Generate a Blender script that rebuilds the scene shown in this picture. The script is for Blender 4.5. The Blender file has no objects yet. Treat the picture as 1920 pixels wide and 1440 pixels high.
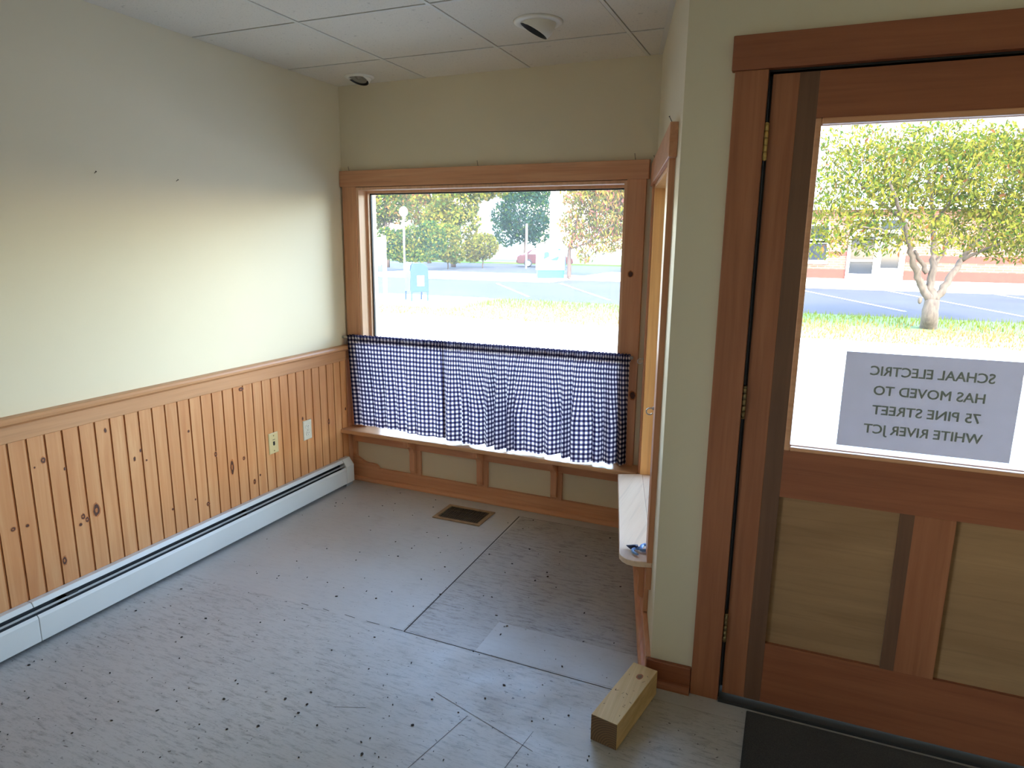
import bpy, bmesh, math, random
import numpy as np
from mathutils import Matrix, Vector

SC = bpy.context.scene
COL = SC.collection
rnd = random.Random(7)
R = math.radians

# ------------------------------------------------------------------ camera
CAM = dict(x=2.57513, y=-3.43571, z=1.49549, yaw=0.403378, pitch=-0.206174, roll=0.011281, f=1273.29)
_cy, _sy = math.cos(CAM['yaw']), math.sin(CAM['yaw'])
_cp, _sp = math.cos(CAM['pitch']), math.sin(CAM['pitch'])
FWD = Vector((-_sy * _cp, _cy * _cp, _sp))
_r0 = Vector((_cy, _sy, 0)); _u0 = _r0.cross(FWD)
_c, _s = math.cos(CAM['roll']), math.sin(CAM['roll'])
RIGHT = _r0 * _c + _u0 * _s
UP = _u0 * _c - _r0 * _s
EYE = Vector((CAM['x'], CAM['y'], CAM['z']))
cd = bpy.data.cameras.new('camera'); cam = bpy.data.objects.new('camera', cd); COL.objects.link(cam)
cam.matrix_world = Matrix(((RIGHT.x, UP.x, -FWD.x, EYE.x), (RIGHT.y, UP.y, -FWD.y, EYE.y), (RIGHT.z, UP.z, -FWD.z, EYE.z), (0, 0, 0, 1)))
cd.sensor_width = 36; cd.lens = 36 * CAM['f'] / 1920; cd.clip_start = 0.05; cd.clip_end = 400
SC.camera = cam

# ------------------------------------------------------------------ sky, sun, exposure
SUN_DIR = Vector((-0.42, 0.66, -0.62)).normalized()      # the way the sunlight travels
w = bpy.data.worlds.new('sky'); SC.world = w; w.use_nodes = True
nt = w.node_tree
sky = nt.nodes.new('ShaderNodeTexSky'); sky.sky_type = 'NISHITA'
sky.sun_disc = False; sky.sun_elevation = math.asin(-SUN_DIR.z); sky.sun_rotation = math.atan2(-SUN_DIR.x, -SUN_DIR.y)
sky.dust_density = 0.7; sky.air_density = 1.2; sky.ozone_density = 0.5
bg = nt.nodes['Background']; nt.links.new(sky.outputs[0], bg.inputs[0]); bg.inputs[1].default_value = 1.0
sl = bpy.data.lights.new('sun', 'SUN'); sun = bpy.data.objects.new('sun', sl); COL.objects.link(sun)
sl.energy = 2.2; sl.angle = R(0.6); sl.color = (1.0, 0.95, 0.86)
sun.rotation_euler = SUN_DIR.to_track_quat('-Z', 'Y').to_euler(); sun.location = (6, -8, 12)

def portal(name, fr, s0, s1, z0, z1, n):
    L = bpy.data.lights.new(name, 'AREA'); L.shape = 'RECTANGLE'; L.size = s1 - s0; L.size_y = z1 - z0
    L.cycles.is_portal = True
    o = bpy.data.objects.new(name, L); COL.objects.link(o)
    M = FR[fr]; c = M @ Vector(((s0 + s1) / 2, n, (z0 + z1) / 2))
    nd = (M.to_3x3() @ Vector((0, 1, 0))).normalized()
    o.location = c; o.rotation_euler = nd.to_track_quat('-Z', 'Y').to_euler()

SC.view_settings.view_transform = 'Standard'; SC.view_settings.look = 'None'
SC.view_settings.exposure = 1.88; SC.view_settings.gamma = 1.0; SC.view_settings.use_curve_mapping = False
cy = SC.cycles
cy.use_denoising = True; cy.max_bounces = 14; cy.diffuse_bounces = 8; cy.glossy_bounces = 4
cy.transparent_max_bounces = 16; cy.transmission_bounces = 8; cy.caustics_reflective = False; cy.caustics_refractive = False
cy.sample_clamp_indirect = 12.0

# ------------------------------------------------------------------ frames: (s along the wall, n into the room, z up)
H = 2.3568
def frame(o, sd, nd): return Matrix(((sd[0], nd[0], 0, o[0]), (sd[1], nd[1], 0, o[1]), (0, 0, 1, 0), (0, 0, 0, 1)))
_b = -0.018975; _d = 0.014126
PA = (1.86735, -0.03544); PC = (2.19734, -1.29234)
_l = math.hypot(PC[0] - PA[0], PC[1] - PA[1]); _sd = ((PC[0] - PA[0]) / _l, (PC[1] - PA[1]) / _l)
FR = {
    'W': Matrix.Identity(4),
    'L': frame((0, 0), (0, -1), (1, 0)),
    'B': frame((0, 0), (math.cos(_b), math.sin(_b)), (math.sin(_b), -math.cos(_b))),
    'R': frame(PA, _sd, (_sd[1], -_sd[0])),
    'D': frame(PC, (math.cos(_d), math.sin(_d)), (math.sin(_d), -math.cos(_d))),
}
RLEN = _l
GZ = -0.5
def at(u, v, dep): return EYE + (FWD + RIGHT * ((u - 960) / CAM['f']) - UP * ((v - 720) / CAM['f'])) * dep
def ground(u, v, z=GZ):
    d = FWD + RIGHT * ((u - 960) / CAM['f']) - UP * ((v - 720) / CAM['f'])
    return EYE + d * ((z - EYE.z) / d.z)

portal('portal_window', 'B', 0.11, 1.73, 0.36, 1.80, -0.17)
portal('portal_side', 'R', 0.12, 1.03, 0.36, 1.76, -0.17)
portal('portal_fill', 'L', 3.8, 5.55, 0.6, 2.15, -0.17)
portal('portal_door', 'D', 0.37, 1.16, 0.9, 1.83, -0.17)

# ------------------------------------------------------------------ materials
def lin(c):
    f = lambda x: x / 12.92 if x <= 0.04045 else ((x + 0.055) / 1.055) ** 2.4
    return tuple(f(x / 255) for x in c) + (1.0,)
MATS = {}
class NT:
    def __init__(s, name):
        s.m = bpy.data.materials.new(name); s.m.use_nodes = True; s.t = s.m.node_tree
        s.b = s.t.nodes['Principled BSDF']; s.out = s.t.nodes['Material Output']; MATS[name] = s.m
    def n(s, typ, **kw):
        k = s.t.nodes.new(typ)
        for a, v in kw.items(): setattr(k, a, v)
        return k
    def l(s, a, b): s.t.links.new(a, b)
    def obj(s): return s.n('ShaderNodeTexCoord').outputs['Object']
    def mapped(s, scale=(1, 1, 1), rot=(0, 0, 0), src=None):
        k = s.n('ShaderNodeMapping'); k.inputs['Scale'].default_value = scale; k.inputs['Rotation'].default_value = rot
        s.l(src or s.obj(), k.inputs['Vector']); return k.outputs[0]
    def noise(s, vec, scale, detail=4, rough=0.55, dist=0):
        k = s.n('ShaderNodeTexNoise'); s.l(vec, k.inputs['Vector'])
        k.inputs['Scale'].default_value = scale; k.inputs['Detail'].default_value = detail
        k.inputs['Roughness'].default_value = rough; k.inputs['Distortion'].default_value = dist
        return k.outputs[0]
    def ramp(s, fac, stops, interp='LINEAR'):
        k = s.n('ShaderNodeValToRGB'); e = k.color_ramp.elements; k.color_ramp.interpolation = interp
        e[0].position, e[0].color = stops[0]; e[1].position, e[1].color = stops[-1]
        for p, c in stops[1:-1]: x = e.new(p); x.color = c
        s.l(fac, k.inputs[0]); return k.outputs[0]
    def bw(s, fac, a, b): return s.ramp(fac, [(a, (0, 0, 0, 1)), (b, (1, 1, 1, 1))])
    def math(s, op, a, b=None):
        k = s.n('ShaderNodeMath', operation=op)
        for i, x in enumerate((a, b)):
            if x is None: continue
            if isinstance(x, (int, float)): k.inputs[i].default_value = x
            else: s.l(x, k.inputs[i])
        return k.outputs[0]
    def mix(s, fac, a, b, blend='MIX'):
        k = s.n('ShaderNodeMix', data_type='RGBA', blend_type=blend)
        for i, x in ((0, fac), (6, a), (7, b)):
            if isinstance(x, (int, float)): k.inputs[i].default_value = x
            elif isinstance(x, tuple): k.inputs[i].default_value = x
            else: s.l(x, k.inputs[i])
        return k.outputs[2]
    def bump(s, h, strength=0.2, dist=0.01):
        k = s.n('ShaderNodeBump'); k.inputs['Strength'].default_value = strength; k.inputs['Distance'].default_value = dist
        s.l(h, k.inputs['Height']); s.l(k.outputs[0], s.b.inputs['Normal'])
    def col(s, x):
        if isinstance(x, tuple): s.b.inputs['Base Color'].default_value = x
        else: s.l(x, s.b.inputs['Base Color'])
    def rough(s, x):
        if isinstance(x, (int, float)): s.b.inputs['Roughness'].default_value = x
        else: s.l(x, s.b.inputs['Roughness'])

def plain(name, c, rough=0.5, metal=0.0, var=0.06, scale=8.0, spec=0.5):
    t = NT(name); a = lin(c); k = t.noise(t.obj(), scale, 3)
    lo = tuple(x * (1 - var) for x in a[:3]) + (1,); hi = tuple(min(1, x * (1 + var)) for x in a[:3]) + (1,)
    t.col(t.ramp(k, [(0.3, lo), (0.7, hi)])); t.rough(rough)
    t.b.inputs['Metallic'].default_value = metal; t.b.inputs['Specular IOR Level'].default_value = spec
    return t.m
def paint(name, c, rough=0.6):
    t = NT(name); a = lin(c); o = t.obj()
    t.col(t.ramp(t.noise(o, 1.6, 3), [(0.3, tuple(x * .96 for x in a[:3]) + (1,)), (0.7, a)]))
    t.rough(rough); t.bump(t.noise(o, 260, 2), 0.06, 0.002); return t.m
def wood(name, c1, c2, axis, rough=0.42, fine=16, spec=0.4):
    t = NT(name); sc = [fine] * 3; sc[axis] = 0.9
    v = t.mapped(tuple(sc)); k = t.noise(v, 1.6, 6, 0.6, 0.6)
    sc2 = [90] * 3; sc2[axis] = 2.5
    g = t.noise(t.mapped(tuple(sc2)), 1.0, 3)
    c = t.ramp(k, [(0.28, lin(c2)), (0.72, lin(c1))])
    c = t.mix(t.math('MULTIPLY', t.bw(g, 0.5, 0.75), 0.25), c, lin(tuple(int(x * .72) for x in c2)))
    t.col(c); t.rough(rough); t.b.inputs['Specular IOR Level'].default_value = spec
    t.bump(g, 0.05, 0.003); return t.m

WALL = paint('wall_paint', (220, 208, 182))
CEILP = NT('ceiling_tile')
_o = CEILP.obj(); _n1 = CEILP.noise(_o, 150, 3, 0.7); _n2 = CEILP.noise(_o, 34, 2)
_c1 = CEILP.mix(CEILP.bw(_n1, 0.60, 0.72), lin((216, 208, 194)), lin((170, 161, 148)))
CEILP.col(CEILP.mix(CEILP.math('MULTIPLY', CEILP.bw(_n2, 0.68, 0.74), 0.35), _c1, lin((146, 136, 124))))
CEILP.rough(0.9); CEILP.bump(_n1, 0.25, 0.004); CEILP = CEILP.m
GRID = plain('grid_white', (208, 203, 192), 0.45, var=0.02)
FIRX = wood('fir_casing_x', (216, 162, 124), (198, 138, 100), 0)
FIRZ = wood('fir_casing_z', (216, 163, 126), (198, 138, 100), 2)
FIRY = wood('fir_casing_y', (216, 163, 126), (198, 138, 100), 1)
SHELF = wood('fir_shelf_x', (214, 168, 128), (196, 146, 106), 0, 0.35)
SHELFY = wood('fir_shelf_y', (240, 216, 192), (234, 207, 181), 1, 0.4)
PALEZ = wood('pale_jamb_z', (226, 172, 112), (208, 148, 88), 2)
JAMBZ_LIT = wood('fir_jamb_lit_z', (230, 188, 154), (214, 166, 128), 2)  # fir lightened, daylight on the front window jamb put into the colour
DOORZ = wood('door_fir_z', (168, 108, 74), (144, 86, 56), 2, 0.4)
DOORX = wood('door_fir_x', (158, 96, 64), (134, 76, 50), 0, 0.4)
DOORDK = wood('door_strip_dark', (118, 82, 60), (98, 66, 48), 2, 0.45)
DOORPAN = wood('door_panel_ply', (166, 128, 90), (142, 106, 72), 0, 0.5, 9)
KNOTD = plain('knot_dark', (74, 36, 18), 0.5, var=0.3, scale=120)
KNOTM = plain('knot_halo', (168, 98, 48), 0.5, var=0.2, scale=90)
GROOVE = plain('bead_groove', (92, 48, 24), 0.6)

# knotty pine: every board its own tone, grain running up
_t = NT('knotty_pine'); _o = _t.obj()
_sx = _t.n('ShaderNodeSeparateXYZ'); _t.l(_o, _sx.inputs[0])
_bid = _t.math('FLOOR', _t.math('DIVIDE', _sx.outputs[1], 0.0655))
_wn = _t.n('ShaderNodeTexWhiteNoise', noise_dimensions='1D'); _t.l(_bid, _wn.inputs['W'])
_cb = _t.n('ShaderNodeCombineXYZ'); _t.l(_sx.outputs[0], _cb.inputs[0]); _t.l(_sx.outputs[1], _cb.inputs[1])
_t.l(_t.math('ADD', _sx.outputs[2], _t.math('MULTIPLY', _wn.outputs[0], 9.0)), _cb.inputs[2])
_k = _t.noise(_t.mapped((20, 20, 1.1), src=_cb.outputs[0]), 1.5, 6, 0.6, 0.8)
_g = _t.noise(_t.mapped((110, 110, 2.2), src=_cb.outputs[0]), 1.0, 3)
_c1 = _t.ramp(_k, [(0.25, lin((190, 124, 74))), (0.5, lin((206, 146, 96))), (0.75, lin((220, 168, 118)))])
_c1 = _t.mix(_t.math('MULTIPLY', _wn.outputs[0], 0.34), _c1, lin((180, 112, 64)))
_t.col(_t.mix(_t.math('MULTIPLY', _t.bw(_g, 0.52, 0.75), 0.3), _c1, lin((194, 126, 74))))
_t.rough(0.42); PINE = _t.m
RAILY = wood('pine_rail_y', (198, 146, 104), (182, 128, 86), 1)

# painted plywood floor, worn and scuffed
_t = NT('painted_plywood'); _o = _t.obj()
_sx = _t.n('ShaderNodeSeparateXYZ'); _t.l(_o, _sx.inputs[0]); X_, Y_ = _sx.outputs[0], _sx.outputs[1]
_big = _t.noise(_o, 1.3, 4); _mid = _t.noise(_o, 7, 4)
_base = _t.ramp(_big, [(0.3, lin((176, 173, 168))), (0.7, lin((188, 185, 180)))])
_st = _t.noise(_t.mapped((13, 62, 1), (0, 0, R(5))), 1.0, 8, 0.80)        # plywood grain showing through, along x
_st2 = _t.noise(_t.mapped((34, 150, 1), (0, 0, R(-6))), 1.0, 5, 0.75)
_in = lambda v, a, b: _t.math('MULTIPLY', _t.math('GREATER_THAN', v, a), _t.math('LESS_THAN', v, b))
_right = _t.math('MULTIPLY', _t.math('GREATER_THAN', X_, 1.243), _in(Y_, -1.392, -0.152))
_patch = _t.math('MULTIPLY', _t.math('GREATER_THAN', X_, 1.565), _in(Y_, -1.388, -1.175))
_front = _t.math('LESS_THAN', Y_, -1.392)
_wear = _t.math('ADD', 0.14, _t.math('ADD', _t.math('MULTIPLY', _right, 0.65), _t.math('MULTIPLY', _front, 0.42)))
_wear = _t.math('MULTIPLY', _wear, _t.math('SUBTRACT', 1.0, _t.math('MULTIPLY', _patch, 0.85)))
_wear = _t.math('MULTIPLY', _wear, _t.ramp(_t.noise(_o, 3.1, 5, 0.7), [(0.30, (0.35,) * 3 + (1,)), (0.68, (1.25,) * 3 + (1,))]))
_streak = _t.math('MULTIPLY', _t.math('ADD', _t.bw(_st, 0.49, 0.64), _t.math('MULTIPLY', _t.bw(_st2, 0.55, 0.7), 0.6)), _wear)
_c1 = _t.mix(_t.math('MULTIPLY', _right, 0.32), _base, lin((138, 128, 118)))
_c1 = _t.mix(_t.math('MULTIPLY', _patch, 0.7), _c1, lin((188, 187, 185)))
_c1 = _t.mix(_streak, _c1, lin((92, 84, 78)))
# short scratches and specks
_sp1 = _t.noise(_t.mapped((1, 1, 1)), 58, 3, 0.6); _sp2 = _t.noise(_t.mapped((26, 90, 1), (0, 0, R(38))), 1.0, 3)
_gate = _t.bw(_t.noise(_o, 2.2, 2), 0.46, 0.62)
_fr = _t.math('ADD', 0.35, _t.math('MULTIPLY', _front, 0.55))
_c1 = _t.mix(_t.math('MULTIPLY', _t.bw(_sp1, 0.66, 0.71), _fr), _c1, lin((58, 50, 44)))
_c1 = _t.mix(_t.math('MULTIPLY', _t.math('MULTIPLY', _t.bw(_sp2, 0.66, 0.72), _gate), _fr), _c1, lin((64, 55, 50)))
_c1 = _t.mix(_t.math('MULTIPLY', _t.bw(_mid, 0.60, 0.85), 0.3), _c1, lin((128, 118, 110)))
_t.col(_c1)
_t.rough(_t.ramp(_mid, [(0.3, (0.34,) * 3 + (1,)), (0.7, (0.50,) * 3 + (1,))])); _t.b.inputs['Specular IOR Level'].default_value = 0.5
_t.bump(_st, 0.08, 0.004); FLOORM = _t.m
SEAM = plain('seam_dirt', (60, 52, 46), 0.9)

HEATW = plain('heater_enamel', (214, 212, 206), 0.35, var=0.03, scale=4)
HEATD = plain('heater_dark', (40, 40, 40), 0.6)
HEATG = plain('heater_damper', (150, 148, 144), 0.45)
BRASS = plain('brass', (214, 178, 104), 0.4, 0.35)
OLDBR = plain('dull_brass', (150, 132, 96), 0.45, 0.8)
STEEL = plain('steel', (190, 190, 190), 0.3, 1.0)
BLACK = plain('black', (18, 18, 18), 0.5)
IRON = plain('nail_iron', (70, 60, 52), 0.5, 0.7)
VENTB = plain('register_brown', (150, 122, 90), 0.5, var=0.2, scale=40)
VENTS = plain('register_slat', (96, 84, 70), 0.5, 0.3)
IVORY = plain('ivory_plate', (206, 186, 138), 0.4, var=0.02)
WHITEP = plain('white_plate', (214, 210, 196), 0.4, var=0.02)
WHITEM = plain('white_trim', (226, 222, 212), 0.4, var=0.02)
BULB = plain('bulb_glass', (150, 146, 140), 0.2, 0.3)
MATC = NT('door_mat'); _n = MATC.noise(MATC.obj(), 420, 3, 0.8)
MATC.col(MATC.ramp(_n, [(0.35, lin((30, 30, 31))), (0.7, lin((70, 68, 66)))])); MATC.rough(0.95); MATC.bump(_n, 0.6, 0.006)
BLOCK = wood('cut_post', (226, 198, 146), (200, 166, 112), 1, 0.6, 24)
BLOCKE = NT('cut_post_end'); _wv = BLOCKE.n('ShaderNodeTexWave', wave_type='RINGS', rings_direction='Y')
BLOCKE.l(BLOCKE.obj(), _wv.inputs[0]); _wv.inputs['Scale'].default_value = 42; _wv.inputs['Distortion'].default_value = 1.2
BLOCKE.col(BLOCKE.ramp(_wv.outputs[1], [(0.2, lin((92, 66, 40))), (0.8, lin((122, 90, 56)))])); BLOCKE.rough(0.7); BLOCKE = BLOCKE.m
CLAMPB = plain('clamp_blue', (120, 166, 232), 0.35, var=0.03)
CLAMPD = plain('clamp_dark', (40, 48, 84), 0.45)

def glass_mat(name, haze, tint=(1, 1, 1)):  # translucent share puts the whitish haze of the view into the pane
    t = NT(name); tr = t.n('ShaderNodeBsdfTransparent'); tr.inputs[0].default_value = tint + (1,)
    gl = t.n('ShaderNodeBsdfGlossy'); gl.inputs['Roughness'].default_value = 0.02
    fr = t.n('ShaderNodeFresnel'); fr.inputs[0].default_value = 1.25
    tl = t.n('ShaderNodeBsdfTranslucent'); tl.inputs[0].default_value = (0.95, 0.95, 0.95, 1)
    m1 = t.n('ShaderNodeMixShader'); m2 = t.n('ShaderNodeMixShader')
    t.l(fr.outputs[0], m1.inputs[0]); t.l(tr.outputs[0], m1.inputs[1]); t.l(gl.outputs[0], m1.inputs[2])
    k = t.noise(t.obj(), 3.0, 3)
    t.l(t.math('MULTIPLY', t.ramp(k, [(0.3, (0.7,) * 3 + (1,)), (0.7, (1.0,) * 3 + (1,))]), haze), m2.inputs[0])
    t.l(m1.outputs[0], m2.inputs[1]); t.l(tl.outputs[0], m2.inputs[2]); t.l(m2.outputs[0], t.out.inputs[0]); return t.m
GLASSW = glass_mat('hazy_window_glass', 0.023)
GLASSD = glass_mat('door_glass', 0.006)
DARKGL = plain('dark_glazing', (34, 38, 44), 0.08, var=0.1, scale=1.5)

# gingham: navy and white half-inch checks, light coming through
def gingham(name, trans):
    t = NT(name); uv = t.n('ShaderNodeTexCoord').outputs['UV']; sx = t.n('ShaderNodeSeparateXYZ'); t.l(uv, sx.inputs[0])
    st = lambda c: t.math('LESS_THAN', t.math('FRACT', t.math('DIVIDE', c, 0.0256)), 0.5)
    a, b = st(sx.outputs[0]), st(sx.outputs[1])
    s_ = t.math('MULTIPLY', t.math('ADD', a, b), 0.5)
    c = t.ramp(s_, [(0.0, lin((236, 226, 224))), (0.34, lin((90, 84, 110))), (0.8, lin((22, 18, 46)))], 'CONSTANT')
    th = t.math('ADD', t.noise(t.mapped((1, 1, 1), src=uv), 900, 1), 0.0)
    c = t.mix(t.math('MULTIPLY', t.bw(th, 0.4, 0.7), 0.08), c, lin((120, 120, 140)))
    df = t.n('ShaderNodeBsdfDiffuse'); tl = t.n('ShaderNodeBsdfTranslucent'); mx = t.n('ShaderNodeMixShader')
    t.l(c, df.inputs[0]); t.l(c, tl.inputs[0]); mx.inputs[0].default_value = trans
    t.l(df.outputs[0], mx.inputs[1]); t.l(tl.outputs[0], mx.inputs[2]); t.l(mx.outputs[0], t.out.inputs[0]); return t.m
GING = gingham('gingham_cloth', 0.5)
GINGH = gingham('gingham_double', 0.4)

def sheet(name, c, trans):
    t = NT(name); df = t.n('ShaderNodeBsdfDiffuse'); tl = t.n('ShaderNodeBsdfTranslucent'); mx = t.n('ShaderNodeMixShader')
    k = t.ramp(t.noise(t.obj(), 30, 3), [(0.3, tuple(x * .96 for x in lin(c)[:3]) + (1,)), (0.7, lin(c))])
    t.l(k, df.inputs[0]); t.l(k, tl.inputs[0]); mx.inputs[0].default_value = trans
    t.l(df.outputs[0], mx.inputs[1]); t.l(tl.outputs[0], mx.inputs[2]); t.l(mx.outputs[0], t.out.inputs[0]); return t.m
PAPER = sheet('poster_paper', (224, 218, 224), 0.26)
INK = sheet('poster_ink', (166, 172, 164), 0.23)

# outdoors
def ground_mat(name, c1, c2, sc=1.2, fine=60, rough=0.9):
    t = NT(name); o = t.obj(); a = t.ramp(t.noise(o, sc, 5), [(0.3, lin(c1)), (0.7, lin(c2))])
    k = t.noise(o, fine, 3); t.col(t.mix(t.math('MULTIPLY', t.bw(k, 0.5, 0.75), 0.25), a, lin(tuple(int(x * .7) for x in c1)))); t.rough(rough); t.b.inputs['Specular IOR Level'].default_value = 0.08; return t.m
STREET = ground_mat('street_surface', (132, 130, 125), (156, 153, 148), 0.6, 40)
LOT = ground_mat('asphalt', (64, 62, 64), (71, 69, 71), 0.4, 60)
CONC = ground_mat('concrete', (196, 190, 178), (212, 206, 194))
EARTH = ground_mat('far_ground', (150, 150, 120), (180, 176, 150))
LINEP = plain('line_paint', (200, 198, 190), 0.8)
GRASSB = NT('grass_ground'); _o = GRASSB.obj(); _sx = GRASSB.n('ShaderNodeSeparateXYZ'); GRASSB.l(_o, _sx.inputs[0])
_k = GRASSB.math('ADD', GRASSB.math('MULTIPLY', GRASSB.math('SUBTRACT', _sx.outputs[1], 13.4), 0.20), GRASSB.math('MULTIPLY', GRASSB.noise(_o, 1.2, 4), 0.8))
_c1 = GRASSB.ramp(_k, [(0.0, lin((146, 124, 78))), (0.35, lin((136, 118, 70))), (0.62, lin((84, 100, 42))), (1.0, lin((68, 92, 36)))])
GRASSB.col(GRASSB.mix(GRASSB.math('MULTIPLY', GRASSB.noise(_o, 40, 3), 0.4), _c1, lin((90, 96, 46)))); GRASSB.rough(1.0); GRASSB = GRASSB.m
def leaf_mat(name, c, tr=0.45):
    t = NT(name); df = t.n('ShaderNodeBsdfDiffuse'); tl = t.n('ShaderNodeBsdfTranslucent'); mx = t.n('ShaderNodeMixShader')
    k = t.ramp(t.noise(t.obj(), 1.7, 2), [(0.3, tuple(x * .8 for x in lin(c)[:3]) + (1,)), (0.7, lin(c))])
    t.l(k, df.inputs[0]); t.l(k, tl.inputs[0]); mx.inputs[0].default_value = tr
    t.l(df.outputs[0], mx.inputs[1]); t.l(tl.outputs[0], mx.inputs[2]); t.l(mx.outputs[0], t.out.inputs[0]); return t.m
LF = {k: leaf_mat('leaf_' + k, c) for k, c in dict(green=(68, 86, 36), yellowgreen=(112, 112, 40), olive=(78, 78, 40), gold=(120, 106, 42),
      deep=(40, 66, 42), blue=(44, 68, 56), rust=(122, 78, 46), pink=(134, 80, 70), dry=(146, 106, 58), blade=(98, 108, 34)).items()}
BARK = wood('bark', (92, 80, 68), (58, 48, 40), 2, 0.9, 10)
BARKD = wood('bark_dark', (84, 66, 56), (54, 42, 36), 2, 0.9, 10)
_t = NT('brick'); _br = _t.n('ShaderNodeTexBrick'); _t.l(_t.mapped((1, 1, 1), (R(90), 0, 0)), _br.inputs[0])
_br.inputs['Color1'].default_value = lin((108, 70, 54)); _br.inputs['Color2'].default_value = lin((94, 58, 44)); _br.inputs['Mortar'].default_value = lin((112, 96, 84))
_br.inputs['Scale'].default_value = 1.0; _br.inputs['Brick Width'].default_value = 0.42; _br.inputs['Row Height'].default_value = 0.14; _br.inputs['Mortar Size'].default_value = 0.014
_t.col(_br.outputs[0]); _t.rough(0.9); BRICK = _t.m
BRICKR = plain('brick_red_course', (96, 44, 32), 0.9, var=0.12, scale=5)
SHING = NT('roof_shingle'); _k = SHING.noise(SHING.mapped((1.2, 14, 14)), 1.0, 4)
SHING.col(SHING.ramp(_k, [(0.3, lin((120, 117, 116))), (0.7, lin((146, 143, 142)))])); SHING.rough(0.95); SHING = SHING.m
FASC = plain('white_fascia', (228, 226, 222), 0.6, var=0.02)
FASC2 = plain('white_siding', (222, 222, 224), 0.7, var=0.03)
SIDING = plain('exterior_siding', (190, 186, 176), 0.8)
MBLUE = plain('mailbox_blue', (10, 44, 88), 0.45, var=0.05)
TEAL = plain('sign_teal', (2, 74, 92), 0.5, var=0.04)
SBLUE = plain('sign_blue_edge', (18, 58, 116), 0.5)
MAROON = plain('maroon_paint', (58, 16, 26), 0.25, 0.2, var=0.05)
RUBBER = plain('rubber', (34, 34, 36), 0.8)
ALLOY = plain('wheel_alloy', (206, 206, 208), 0.35, 0.5)
CARGL = plain('car_glass', (120, 140, 156), 0.1)
LAMPW = plain('lamp_globe_white', (236, 236, 232), 0.3)

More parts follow.
